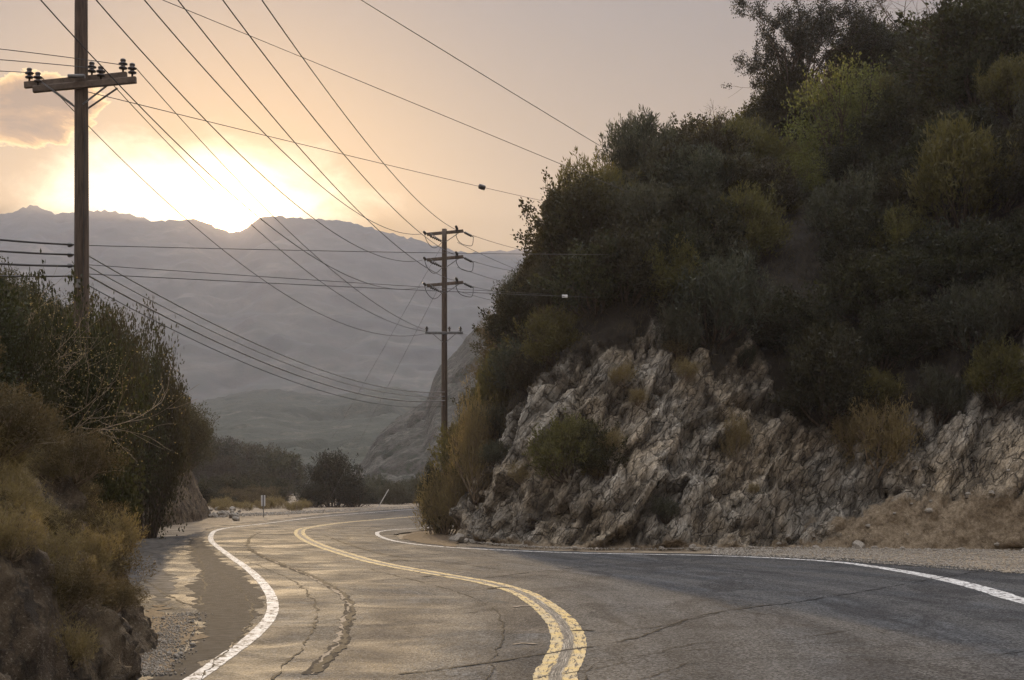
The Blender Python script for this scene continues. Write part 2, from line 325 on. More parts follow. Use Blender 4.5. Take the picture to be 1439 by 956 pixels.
# ------------------------------------------------------------------ world, sun, haze
SUN_AZ, SUN_EL = R(-11.16), R(10.25)                 # azimuth from +Y towards +X
sd = Vector((math.sin(SUN_AZ) * math.cos(SUN_EL), math.cos(SUN_AZ) * math.cos(SUN_EL), math.sin(SUN_EL)))
def build_world():
    w = bpy.data.worlds.new('World'); sc.world = w; w.use_nodes = True; t = w.node_tree; t.nodes.clear()
    def n(typ, **kw):
        nd = t.nodes.new(typ)
        for k, v in kw.items():
            if k in nd.inputs:
                if hasattr(v, 'is_output'): t.links.new(v, nd.inputs[k])
                else: nd.inputs[k].default_value = v
            else: setattr(nd, k, v)
        return nd
    def m(op, a, b=0., c=None, clamp=False):
        nd = n('ShaderNodeMath', operation=op, use_clamp=clamp)
        for i, v in enumerate((a, b) if c is None else (a, b, c)):
            if hasattr(v, 'is_output'): t.links.new(v, nd.inputs[i])
            else: nd.inputs[i].default_value = v
        return nd.outputs[0]
    def mix(f, a, b, blend='MIX'):
        nd = n('ShaderNodeMix', data_type='RGBA', blend_type=blend)
        for s, v in ((nd.inputs[0], f), (nd.inputs[6], a), (nd.inputs[7], b)):
            if hasattr(v, 'is_output'): t.links.new(v, s)
            else: s.default_value = v if not hasattr(v, '__len__') else (*v, 1)
        return nd.outputs[2]
    def ramp(f, stops):
        nd = n('ShaderNodeValToRGB'); e = nd.color_ramp.elements
        while len(e) < len(stops): e.new(.5)
        for el, (p, c) in zip(e, stops): el.position = p; el.color = (c, c, c, 1) if not hasattr(c, '__len__') else (*c, 1)
        t.links.new(f, nd.inputs[0]); return nd.outputs[0]
    sky = n('ShaderNodeTexSky', sky_type='NISHITA', sun_disc=False, sun_elevation=SUN_EL, sun_rotation=SUN_AZ, air_density=1.0, dust_density=1.5, ozone_density=1.)
    d = n('ShaderNodeTexCoord').outputs['Generated']
    sx = n('ShaderNodeSeparateXYZ'); t.links.new(d, sx.inputs[0])
    az = m('MULTIPLY', m('ARCTAN2', sx.outputs[0], sx.outputs[1]), 57.2958); el = m('MULTIPLY', m('ARCSINE', sx.outputs[2]), 57.2958)
    dot = n('ShaderNodeVectorMath', operation='DOT_PRODUCT'); t.links.new(d, dot.inputs[0]); dot.inputs[1].default_value = sd
    cm = n('ShaderNodeCombineXYZ'); t.links.new(az, cm.inputs[0]); t.links.new(m('MULTIPLY', el, 1.9), cm.inputs[1])
    nz = n('ShaderNodeTexNoise', Scale=.33, Detail=8., Roughness=.6, Distortion=.35); t.links.new(cm.outputs[0], nz.inputs['Vector']); nz = nz.outputs['Fac']
    nb = n('ShaderNodeTexNoise', Scale=.12, Detail=4., Roughness=.55); t.links.new(cm.outputs[0], nb.inputs['Vector']); nb = nb.outputs['Fac']
    # base: the physical sky under a colour ramp, brightened above the view as added fill (units are 1/strength)
    sky_fill_ramp = ramp(m('DIVIDE', el, 90.), [(0., (3.2, 1.9, .3)), (.08, (1.9, 1.15, .15)), (.14, (.72, .68, .50)), (.23, (.60, .88, 1.25)), (.42, (16., 16., 17.)), (1., (24., 24.4, 26.))])
    base = mix(.96, sky.outputs[0], sky_fill_ramp)
    base = mix(1., base, mix(m('MULTIPLY', m('ADD', dot.outputs['Value'], 1.), .5), (.55, .55, .55), (1.02, 1.02, 1.02)), 'MULTIPLY')   # the sky is brighter on the sun's side
    # bright thin cloud round the sun: wide in azimuth, with an uneven upper edge
    da = m('DIVIDE', m('SUBTRACT', az, -12.6), 7.2); de = m('DIVIDE', m('SUBTRACT', el, 10.6), 3.1)
    rr = m('SQRT', m('ADD', m('MULTIPLY', da, da), m('MULTIPLY', de, de)))
    rr = m('ADD', rr, m('MULTIPLY', m('SUBTRACT', nz, .5), .85))
    glow = n('ShaderNodeMapRange', interpolation_type='SMOOTHSTEP'); t.links.new(rr, glow.inputs[0])
    for i, v in ((1, 1.12), (2, .35), (3, 0.), (4, 1.)): glow.inputs[i].default_value = v
    glow = glow.outputs[0]
    halo = m('POWER', m('MAXIMUM', dot.outputs['Value'], 0.), 110.)
    base = mix(1., base, mix(halo, (0, 0, 0), (4.2, 2.1, .3)), 'ADD')
    base = mix(m('MULTIPLY', glow, .9), base, (15.5, 13.4, 9.4))
    core = m('POWER', m('MAXIMUM', dot.outputs['Value'], 0.), 3500.)
    base = mix(1., base, mix(core, (0, 0, 0), (90., 56., 22.)), 'ADD')
    # cumulus bank low on the left
    cl = m('ADD', nz, m('MULTIPLY', m('SUBTRACT', nb, .5), .6))
    win = n('ShaderNodeMapRange', interpolation_type='SMOOTHSTEP'); t.links.new(az, win.inputs[0])
    for i, v in ((1, -15.4), (2, -17.6), (3, 0.), (4, 1.)): win.inputs[i].default_value = v
    we = n('ShaderNodeMapRange', interpolation_type='SMOOTHSTEP'); t.links.new(m('ABSOLUTE', m('SUBTRACT', el, 14.0)), we.inputs[0])
    for i, v in ((1, 1.8), (2, .4), (3, 0.), (4, 1.)): we.inputs[i].default_value = v
    mask = m('MULTIPLY', win.outputs[0], we.outputs[0])
    dens = ramp(m('ADD', cl, m('MULTIPLY', mask, .45)), [(.66, 0.), (.72, 1.)])
    dens = m('MULTIPLY', dens, m('GREATER_THAN', mask, .01))
    ccol = ramp(m('ADD', cl, m('MULTIPLY', mask, .45)), [(.66, (17., 12., 5.)), (.72, (7., 4.0, 1.3)), (.82, (2.4, 1.25, .4)), (.97, (.7, .42, .22))])
    base = mix(m('MULTIPLY', dens, .92), base, ccol)
    bg = n('ShaderNodeBackground', Strength=.10); t.links.new(base, bg.inputs[0])
    o = n('ShaderNodeOutputWorld'); t.links.new(bg.outputs[0], o.inputs[0])
build_world()
sl = bpy.data.lights.new('sun', 'SUN'); sl.energy = 3.6; sl.angle = R(.5); sl.color = (1., .72, .41)
so = bpy.data.objects.new('sun', sl); so.rotation_euler = (-sd).to_track_quat('-Z', 'Y').to_euler(); C.objects.link(so)

def box_mesh(name, lo, hi, mat):
    V = [(x, y, z) for x in (lo[0], hi[0]) for y in (lo[1], hi[1]) for z in (lo[2], hi[2])]
    return mesh_np(name, V, [(0, 1, 3, 2), (4, 6, 7, 5), (0, 4, 5, 1), (2, 3, 7, 6), (0, 2, 6, 4), (1, 5, 7, 3)], mat)
HAZE = .00016
hm = bpy.data.materials.new('haze_air'); hm.use_nodes = True; nt = hm.node_tree; nt.nodes.clear()
pv = nt.nodes.new('ShaderNodeVolumePrincipled'); pv.inputs['Density'].default_value = HAZE; pv.inputs['Color'].default_value = (.90, .86, .94, 1); pv.inputs['Anisotropy'].default_value = .45
nt.links.new(pv.outputs[0], nt.nodes.new('ShaderNodeOutputMaterial').inputs['Volume'])
obj('haze', box_mesh('haze', (-4900, -900, -4), (4900, 4500, 480), hm), kind='stuff')

# ------------------------------------------------------------------ terrain
def ruled_hill(name, nodes, su, nv, mat, disp, prof, zonef):
    N = catmull(nodes, 400); N = resample(N, su); nu = len(N)
    v = np.linspace(0, 1, nv) ** 1.35
    t = np.r_[-.04, v]; nv += 1
    A, B, H = N[:, 0:2], N[:, 2:4], N[:, 4]
    XY = A[:, None] + (B - A)[:, None] * t[None, :, None]
    Z = H[:, None] * prof(np.clip(t, 0, 1))[None, :]; Z[:, 0] = -.5
    P = np.concatenate([XY, Z[..., None]], -1)
    Tu = np.gradient(P, axis=0); Tv = np.gradient(P, axis=1); Nn = np.cross(Tu, Tv); Nn /= np.linalg.norm(Nn, axis=-1)[..., None] + 1e-9
    if Nn[..., 2].mean() < 0: Nn = -Nn
    Pf = P.reshape(-1, 3); Zf = Pf[:, 2]
    d, ex = disp(Pf, np.broadcast_to(t, (nu, nv)).ravel())
    zone = zonef(Pf, np.broadcast_to(t, (nu, nv)).ravel())
    fade = np.clip((Zf + .15) / .35, .0, 1)
    Pf = Pf + Nn.reshape(-1, 3) * (d * fade)[:, None]
    fc = gridfaces(nu, nv)
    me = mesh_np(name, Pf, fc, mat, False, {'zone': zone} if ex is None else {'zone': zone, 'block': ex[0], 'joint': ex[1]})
    o = obj(name, me, kind='structure')
    return o, Pf.reshape(nu, nv, 3), BVHTree.FromPolygons([tuple(x) for x in Pf.tolist()], fc.tolist())
# image row of the top of the bare rock along the right-hand cut
RT = [(600, 722), (650, 712), (685, 665), (715, 600), (750, 548), (785, 520), (830, 495), (880, 500), (920, 455), (960, 480), (1010, 530), (1060, 470), (1090, 545), (1130, 600), (1190, 625), (1240, 610), (1290, 575), (1340, 540), (1400, 510), (1500, 450), (2400, 450)]
def rock_top_z(x, y):
    px = CX + F * x / np.maximum(y, 1.); return (HY - np.interp(px, [a for a, b in RT], [b for a, b in RT])) * y / F + CAMH
def profR(t): return 1 - (1 - t ** .86) ** 2.15
def dispR(P, t):
    ca, sa = math.cos(R(36)), math.sin(R(36))     # bedding leans to the right as it rises: thin slabs seen edge on
    W = P + np.stack([fbm(P * .5, 3), fbm(P * .5 + 40, 3), fbm(P * .5 + 80, 3)], 1) * .14
    b, a, y = W[:, 0] * ca - W[:, 2] * sa, W[:, 0] * sa + W[:, 2] * ca, W[:, 1]
    def sh(fb, fy, fa, amp, tilt, seed): return facets(np.stack([b * fb, y * fy, a * fa], 1), amp, tilt, seed)
    f0, e0 = sh(.38, .3, .22, .32, .32, 3); f1, e1 = sh(1.1, .8, .42, .24, .44, 17); f2, e2 = sh(2.8, 1.6, 1.0, .12, .20, 40); f3, e3 = sh(6.5, 4., 2.6, .04, .07, 90)
    big = fbm(P * .16 + 5, 3) * .6
    slabs = f0 + f1 + f2 + f3 - .07 * (e1 < .06)
    blk = fbm(P * .8, 3) * .08; fine = fbm(P * 5., 4, .65) * .025
    zt = rock_top_z(P[:, 0], P[:, 1]); rk = np.clip((zt + 1.2 - P[:, 2]) / 1.5, .2, 1)
    px = CX + F * P[:, 0] / np.maximum(P[:, 1], 1)
    tal = np.clip((px - 1100) / 150, 0, 1) * np.clip(1.8 - P[:, 2], 0, 1) * .75
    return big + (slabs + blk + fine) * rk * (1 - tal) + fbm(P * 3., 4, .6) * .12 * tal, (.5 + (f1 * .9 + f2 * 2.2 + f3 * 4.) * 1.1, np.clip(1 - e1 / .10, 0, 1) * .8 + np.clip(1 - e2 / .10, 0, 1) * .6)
def zoneR(P, t):
    zt = rock_top_z(P[:, 0], P[:, 1]); z = np.clip((zt - P[:, 2]) / 1.2 + .5, 0, 1)
    px = CX + F * P[:, 0] / np.maximum(P[:, 1], 1)
    tal = np.clip((px - 1080) / 160, 0, 1) * np.clip((2.2 - P[:, 2]) / 1.2, 0, 1)
    return np.maximum(z, z + tal * 1.0) + np.clip((.5 - P[:, 2]) / .5, 0, 1) * .8
nodesR = [(46, 36, 50, 92, 33), (36, 38.5, 41, 88, 31), (29, 40, 34, 83, 29), (22, 42, 28, 77, 27), (15.8, 43.5, 21, 72, 21.6), (9.5, 45.2, 14, 68, 16.0), (5.2, 44.9, 9, 66, 15.5),
          (1.6, 45.3, 6.4, 64.5, 15.2), (-.7, 49, 5.4, 63.4, 13.7), (-1.9, 53.5, 5.2, 63, 12.9), (-1.7, 58.5, 5.2, 63.3, 12.9), (-.7, 64.5, 5.5, 63.8, 13.2),
          (.8, 70, 6.4, 64.6, 15), (6.8, 77, 10, 66.8, 17.5), (16, 86, 19, 71, 23), (32, 100, 33, 83, 28)]
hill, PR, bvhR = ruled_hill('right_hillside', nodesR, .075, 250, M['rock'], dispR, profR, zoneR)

def profL(t): return 1 - (1 - t ** .8) ** 2.0
def dispL(P, t):
    q = np.stack([P[:, 0] + P[:, 2] * .5, P[:, 1] * .8, P[:, 2] * .35], 1)
    near = np.clip((32 - P[:, 1]) / 10, 0, 1) * .45 + .55
    f1, e1 = facets(q * 1.6, .13, .22, 12); f2, e2 = facets(q * 4., .06, .09, 60)
    return (fbm(P * .3, 3) * .6 + f1 + f2 + ridged(q * .8, 5, .55) * .08 + fbm(P * 6., 4, .65) * .06 - .06 * (e1 < .07)) * near, None
nodesL = [(-3.2, 1, -14, 3, 4.2), (-3.5, 8, -14, 10, 4.6), (-3.9, 14.2, -14, 17, 4.7), (-4.6, 18.2, -15, 22, 4.7), (-6.1, 22, -16, 27, 4.6), (-7.7, 27, -18, 32, 4.8),
          (-9.8, 35, -21, 40, 7.2), (-12.9, 47, -25, 50, 8.5), (-15.7, 57, -28, 61, 9.5), (-17.2, 70, -30, 75, 10), (-18.9, 88, -34, 95, 10.5), (-25, 106, -41, 116, 8), (-40, 122, -52, 132, 4)]
bank, PL, bvhL = ruled_hill('left_earth_bank', nodesL, .07, 190, M['soil'], dispL, profL, lambda P, t: np.ones(len(P)))

def cast(bvh, px, py):
    o = Vector((0, 0, CAMH)); d = Vector(((px - CX) / F, 1, (HY - py) / F)).normalized()
    h = bvh.ray_cast(o, d); return h[0]

# ground sheet
def ground():
    a = np.r_[np.linspace(-4800, -60, 30), np.linspace(-56, 56, 150), np.linspace(60, 4800, 30)]
    b = np.r_[np.linspace(-850, -22, 12), np.linspace(-20, 180, 230), np.linspace(190, 4400, 40)]
    X, Y = np.meshgrid(a, b, indexing='ij'); P = np.stack([X.ravel(), Y.ravel(), np.zeros(X.size)], 1)
    P[:, 2] = -.05 + fbm(P * .35, 3) * .018
    obj('ground', mesh_np('ground', P, gridfaces(len(a), len(b)), M['ground'], True), kind='structure')
ground()

def ridge_hill(name, prof, Yf, Yr, Yb, px0, px1, nu, nvv, mat, amp, fr, seed, jag=0., power=1.2):
    xs = np.linspace(px0, px1, nu); ry = np.interp(xs, [a for a, b in prof], [b for a, b in prof])
    k = np.ones(5) / 5; ry = np.convolve(np.pad(ry, 2, 'edge'), k, 'valid')
    tt = np.r_[np.linspace(0, 1, nvv) ** .8, 1 + np.linspace(.06, 1, 14)]
    Y = np.where(tt <= 1, Yf + (Yr - Yf) * np.clip(tt, 0, 1), Yr + (Yb - Yr) * (tt - 1))
    X = gx(xs[:, None], Yr) * (Y[None] / Yr) ** .9
    zr = gz(ry, Yr)[:, None]
    s = np.where(tt <= 1, np.clip(tt, 0, 1) ** power, 1 - np.clip(tt - 1, 0, 1) ** 1.3)[None]
    Z = zr * s - .6 * (1 - s)
    P = np.stack([X.ravel(), np.broadcast_to(Y, X.shape).ravel(), Z.ravel()], 1)
    g = np.minimum(ridged(P * fr + seed, 5, .5) * amp - amp * .8, 0) + fbm(P * fr * 6 + seed, 3) * amp * .12
    w = (np.clip(tt, 0, 1) * np.clip(1.0 - tt, 0, 1) * 4.2)[None] * np.ones((nu, 1))
    P[:, 2] += g * np.clip(w.ravel(), 0, 1)
    if jag: P[:, 2] += (fbm(P * np.array([1, .3, .3]) * (.35 / jag) + 4, 5, .6) * jag) * np.clip((np.broadcast_to(tt, X.shape).ravel() - .8) * 5, 0, 1) * (P[:, 2] > 2)
    me = mesh_np(name, P, gridfaces(nu, len(tt)), mat, True)
    return obj(name, me, kind='structure'), BVHTree.FromPolygons([tuple(p) for p in P.tolist()], gridfaces(nu, len(tt)).tolist())
farR = [(-2400, 380), (-1200, 330), (-500, 345), (-120, 310), (0, 302), (28, 296), (36, 291), (40, 286), (50, 288), (58, 293), (78, 301), (110, 298), (150, 296), (182, 301), (214, 311), (255, 309), (280, 307), (300, 319), (325, 328), (348, 321), (364, 306), (385, 304),  # saddle under the sun shaped to let its glow and beam through
        (440, 308), (480, 311), (520, 319), (555, 331), (590, 338), (625, 349), (650, 356), (700, 352), (800, 350), (1200, 300), (2200, 330), (3600, 380)]
ridge_hill('far_mountain', farR, 1150, 2350, 3300, -2400, 3600, 1200, 130, M['far'], 100, .0023, 3, 3.2, 1.15)
midR = [(-1400, 560), (-400, 540), (0, 560), (200, 585), (290, 563), (340, 551), (380, 546), (430, 553), (470, 556), (510, 549), (545, 543), (575, 548), (610, 562), (700, 600), (900, 640), (1600, 600), (2600, 600)]
ridge_hill('middle_hill', midR, 380, 950, 1150, -1400, 2600, 800, 100, M['mid'], 17, .009, 8, .9, 1.1)
cragR = [(380, 712), (440, 700), (490, 672), (515, 640), (530, 612), (556, 590), (585, 572), (604, 560), (608, 530), (622, 508), (645, 490), (662, 466), (690, 452), (740, 432), (900, 405), (1300, 380), (2000, 420)]
ridge_hill('craggy_slope', cragR, 230, 370, 480, 380, 2000, 620, 110, M['crag'], 10, .032, 21, .7, .75)
knollR = [(-300, 640), (60, 635), (180, 650), (290, 662), (330, 668), (365, 676), (400, 690), (430, 702), (470, 712)]
_, bvhK = ridge_hill('scrubby_knoll', knollR, 240, 380, 430, -300, 470, 240, 60, M['mid'], 2, .04, 2, .4, .8)

# ------------------------------------------------------------------ road
Lp = [gp(*q) for q in ((270, 956), (312, 926), (345, 903), (370, 880), (382, 862), (383, 846), (378, 832), (365, 815), (345, 797), (325, 783), (305, 768), (297, 760), (297, 752), (303, 746), (320, 742), (345, 739), (380, 735), (440, 727.5), (500, 722), (560, 717.5), (615, 713.5))]
Cp = [gp(*q) for q in ((780, 956), (790, 932), (799, 905), (795, 885), (783, 868), (762, 850), (735, 834), (705, 824), (675, 817), (640, 811), (600, 804), (560, 797), (520, 788.5), (480, 777), (450, 767), (430, 758), (421, 750), (424, 744), (440, 740.5), (470, 736), (500, 733), (560, 728), (615, 724))]
Rp = [gp(*q) for q in ((1439, 845), (1400, 833), (1340, 817), (1280, 805), (1230, 797), (1180, 790.5), (1100, 785), (1000, 781), (900, 779), (800, 777), (700, 773), (650, 770.5), (615, 768), (580, 764.5), (550, 759.5), (533, 753.5), (530, 750), (533, 747.5), (550, 745), (580, 743), (615, 741))]
L = [(-2.6, -14), (-2.9, 0), (-3.15, 7)] + Lp + [(-2, 146), (6, 163), (20, 180)]
Cc = [(-.6, -14), (-.1, 0), (.25, 8)] + Cp + [(-.6, 108), (6, 122), (18, 138)]
Rr = [(6.2, -14), (7.6, 0), (8.5, 15)] + Rp + [(-.9, 75), (4.8, 83), (16, 93)]
def curve(P, step=.25): return resample(catmull([(a, b) for a, b in P], len(P) * 40), step)
Lc, Ccu, Rc = curve(L), curve(Cc), curve(Rr)
def between(A, B, n): return resample(A, 1.)[np.linspace(0, len(resample(A, 1.)) - 1, n).astype(int)]
def even(P, n):
    d = np.r_[0, np.cumsum(np.linalg.norm(np.diff(P, axis=0), axis=1))]; s = np.linspace(0, d[-1], n)
    return np.stack([np.interp(s, d, P[:, 0]), np.interp(s, d, P[:, 1])], 1)
# asphalt outline: left edge under the bank and across the pull-out, far side, right-hand edge beside the cut
left = [(-4.5, -16), (-4.6, 0), (-4.9, 12), (-5.6, 18), (-7.2, 22), (-9, 27), (-11.2, 35), (-14.5, 46), (-16.2, 52.5)] + [gp(*q) for q in ((200, 755), (255, 753), (283, 747), (297, 741), (322, 737), (350, 733.5), (385, 730.5), (440, 724), (500, 719.5), (560, 715.3), (615, 711.5))] + [(-3.5, 150), (5, 168), (19, 186)]
right = [(18, 89), (6.2, 79.5), (.2, 72.5), (-2.9, 66.5), (-4.2, 61.5), (-4.7, 57.5), (-3.7, 51.5), (-1.9, 47.4), (1.7, 43.0), (5.7, 41.6), (9.2, 40.4), (12, 37.5), (13.5, 33), (14, 25), (14.5, 10), (15, -16)]
def rough(P, step, amp):
    Q = resample(catmull(P, len(P) * 30), step); T = np.gradient(Q, axis=0); T /= np.linalg.norm(T, axis=1)[:, None]
    q3 = np.concatenate([Q, np.zeros((len(Q), 1))], 1)
    return Q + np.stack([-T[:, 1], T[:, 0]], 1) * ((fbm(q3 * .9, 4, .6)) * amp)[:, None]
outl = np.concatenate([rough(left, .3, .22), rough(right, .3, .22)])
from mathutils.geometry import tessellate_polygon
def sheet(name, O, z, mat, parent=None, **kw):
    tri = tessellate_polygon([[Vector((x, y, 0)) for x, y in O]])
    V = np.concatenate([O, np.full((len(O), 1), z)], 1)
    # road coordinates: distance from the centre curve, distance along it
    d = np.linalg.norm(O[:, None] - Ccu[None, ::4], axis=2); i = d.argmin(1); c = Ccu[::4]; T = np.gradient(c, axis=0)
    s = np.sign((O[:, 0] - c[i, 0]) * T[i, 1] - (O[:, 1] - c[i, 1]) * T[i, 0])
    me = mesh_np(name, V, np.array(tri), mat, uv=np.stack([s * d.min(1), i * 1.0], 1))
    return obj(name, me, parent, **kw)
# the road as a fine grid clipped to the outline, so its traffic coordinates stay smooth
def road():
    from mathutils import geometry
    ab = np.r_[np.linspace(-20, 22, 106)]
    bb = np.r_[np.linspace(-16, 60, 190), np.linspace(61, 186, 126)]
    bm = bmesh.new(); 
    vs = [bm.verts.new((x, y, 0)) for x, y in outl]; f = bm.faces.new(vs); bmesh.ops.triangulate(bm, faces=[f])
    for x in np.arange(-19, 20, 1.0): bmesh.ops.bisect_plane(bm, geom=bm.verts[:] + bm.edges[:] + bm.faces[:], plane_co=(x + .013, 0, 0), plane_no=(1, 0, 0))
    for y in np.arange(-15, 186, 1.0): bmesh.ops.bisect_plane(bm, geom=bm.verts[:] + bm.edges[:] + bm.faces[:], plane_co=(0, y + .017, 0), plane_no=(0, 1, 0))
    me = bpy.data.meshes.new('road'); bm.to_mesh(me); bm.free()
    O = np.zeros(len(me.vertices) * 3); me.vertices.foreach_get('co', O); O = O.reshape(-1, 3)[:, :2]
    c = Ccu[::2]; T = np.gradient(c, axis=0); d = np.linalg.norm(O[:, None] - c[None], axis=2)
    i = d.argmin(1); s = np.sign((O[:, 0] - c[i, 0]) * T[i, 1] - (O[:, 1] - c[i, 1]) * T[i, 0])
    uv = np.stack([s * d.min(1), i * .5], 1).astype(np.float32)
    li = np.zeros(len(me.loops), np.int32); me.loops.foreach_get('vertex_index', li)
    l = me.uv_layers.new(name='UVMap'); l.data.foreach_set('uv', uv[li].ravel())
    nr = np.zeros(len(me.polygons) * 3); me.polygons.foreach_get('normal', nr)
    if nr.reshape(-1, 3)[:, 2].mean() < 0: me.flip_normals()
    me.materials.append(M['asphalt']); return obj('road', me, kind='structure')
rd = road()
def ribbon(name, P, w, z, mat, parent, jit=0., **kw):
    P = np.asarray(P); T = np.gradient(P, axis=0); T /= np.linalg.norm(T, axis=1)[:, None] + 1e-9; Nn = np.stack([-T[:, 1], T[:, 0]], 1)
    s = np.r_[0, np.cumsum(np.linalg.norm(np.diff(P, axis=0), axis=1))]
    w = np.broadcast_to(w, (len(P),))
    j3 = np.concatenate([P * 3.1, np.zeros((len(P), 1))], 1)
    ja, jb = perlin(j3) * jit, perlin(j3 + 31) * jit
    A, B = P + Nn * (w / 2 + ja)[:, None], P - Nn * (w / 2 + jb)[:, None]
    V = np.stack([np.concatenate([A, np.full((len(P), 1), z)], 1), np.concatenate([B, np.full((len(P), 1), z)], 1)], 1).reshape(-1, 3)
    uv = np.stack([np.tile([0, 1], len(P)), np.repeat(s, 2)], 1)
    return obj(name, mesh_np(name, V, gridfaces(len(P), 2), mat, uv=uv), parent, **kw)
ribbon('edge_line', curve(L, .12), .19, .004, M['white'], rd, .012, label='white edge line on the outer side of the bend')
RL = curve(Rr, .12)
ribbon('edge_line', RL, np.interp(RL[:, 1], [30, 42, 55], [.42, .24, .17]), .004, M['white'], rd, .01, label='white edge line beside the rock cut')
ribbon('centre_line', curve(Cc, .12), .46, .004, M['yellow'], rd, .02)
def crack(pts, w, seed, mat='tar', z=.007):
    P = np.array([gp(*p) for p in pts]); Q = resample(catmull(P, 60 * len(P)), .10)
    q3 = np.concatenate([Q, np.full((len(Q), 1), seed)], 1)
    T = np.gradient(Q, axis=0); T /= np.linalg.norm(T, axis=1)[:, None] + 1e-9
    Q = Q + np.stack([-T[:, 1], T[:, 0]], 1) * (fbm(q3 * 1.2, 4, .65) * .06)[:, None]
    ww = w * np.clip(.7 + fbm(q3 * 2.3 + 7, 3) * 1.1, .05, 2.2) if mat != 'seal' else w * np.clip(.9 + fbm(q3 * .35 + 7, 2) * .5, .4, 1.5)
    ribbon('crack' if mat == 'tar' else 'sealed_seam' if mat == 'seal' else 'broken_edge', Q, ww, z, M[mat], rd)
crack([(560, 948), (640, 938), (760, 920), (900, 895), (1000, 862), (1150, 842), (1290, 818), (1400, 799)], .05, 1)
crack([(740, 956), (860, 935), (980, 905), (1100, 900), (1200, 885)], .022, 2)
crack([(680, 813), (760, 803), (860, 795), (1000, 792), (1130, 787), (1200, 785)], .05, 3)
crack([(440, 946), (480, 905), (486, 880), (496, 858), (490, 842), (470, 826), (430, 806), (380, 786), (350, 770), (352, 756), (366, 748)], .11, 4)
crack([(436, 948), (470, 915), (486, 885), (490, 858), (486, 842), (466, 826), (426, 806), (376, 786), (350, 772)], .15, 44, 'seal', .0045)
crack([(436, 948), (474, 905), (479, 880), (489, 856), (482, 840), (462, 824), (422, 804), (372, 784)], .07, 5, 'spall', .0055)
crack([(200, 815), (275, 850), (285, 800), (270, 770), (268, 758)], .05, 6)
crack([(820, 956), (850, 930), (960, 915), (1130, 905), (1250, 900)], .018, 8)
crack([(640, 770), (740, 790), (850, 780)], .025, 9)
crack([(590, 865), (650, 862), (720, 853)], .02, 10)
for k, (x, y) in enumerate([(596, 800), (655, 805), (560, 787), (735, 852), (820, 886), (738, 905), (700, 826), (445, 745), (612, 809), (500, 776)]):
    crack([(x - 14, y + 2), (x, y), (x + 14, y + 1)], .09 if y > 840 else .12, 20 + k, 'spall' if k % 2 else 'tar', .0085 + .0002 * k)
crack([(900, 956), (980, 932), (1120, 925), (1300, 930), (1439, 915)], .022, 11)
crack([(1030, 856), (1130, 870), (1300, 872), (1439, 885)], .02, 12)
crack([(830, 890), (930, 880), (1060, 850)], .03, 13)
crack([(300, 800), (330, 822), (352, 850), (350, 880), (318, 915), (280, 956)], .03, 14)
crack([(520, 800), (590, 818), (660, 838), (700, 862), (705, 900), (680, 956)], .025, 15)
crack([(455, 752), (520, 775), (600, 787), (700, 800)], .05, 16)
crack([(385, 956), (430, 900), (445, 860), (430, 830), (395, 808), (350, 790)], .03, 17)
# pull-out: an old pale slab and dirt washed over the asphalt
def patch(name, pts, z, mat, amp, parent=None, **kw):
    P = np.array([gp(*p) for p in pts] + [gp(*pts[0])]); return sheet(name, rough(P, .12, amp)[:-1], z, mat, parent, **kw)
patch('shoulder_band', [(262, 956), (300, 930), (335, 903), (356, 880), (366, 862), (367, 846), (360, 830), (346, 813), (328, 798), (308, 782), (291, 768), (284, 757), (270, 757), (266, 775), (276, 800), (272, 830), (276, 860), (284, 885), (262, 915), (228, 940), (190, 956)], .0035, M['shoulder'], .22, rd)  # darker band between the left edge line and the dirt
patch('old_pavement', [(168, 759), (240, 757), (232, 768), (222, 784), (232, 800), (247, 820), (243, 838), (222, 846), (205, 820), (195, 795), (180, 775)], .004, M['slab'], .25, rd)
patch('washed_dirt', [(150, 956), (215, 945), (262, 905), (278, 880), (262, 868), (240, 866), (225, 850), (205, 862), (180, 900)], .008, M['dirt'], .30, rd)
patch('washed_dirt', [(1040, 780), (1100, 781), (1200, 786), (1300, 793), (1439, 806), (1560, 818), (1560, 790), (1439, 775), (1300, 772), (1150, 772)], .0115, M['ground'], .30, rd)
patch('washed_dirt', [(566, 757), (585, 762), (612, 766), (640, 768), (640, 755), (615, 748), (590, 747), (572, 751)], .0115, M['dirt'], .12, rd)

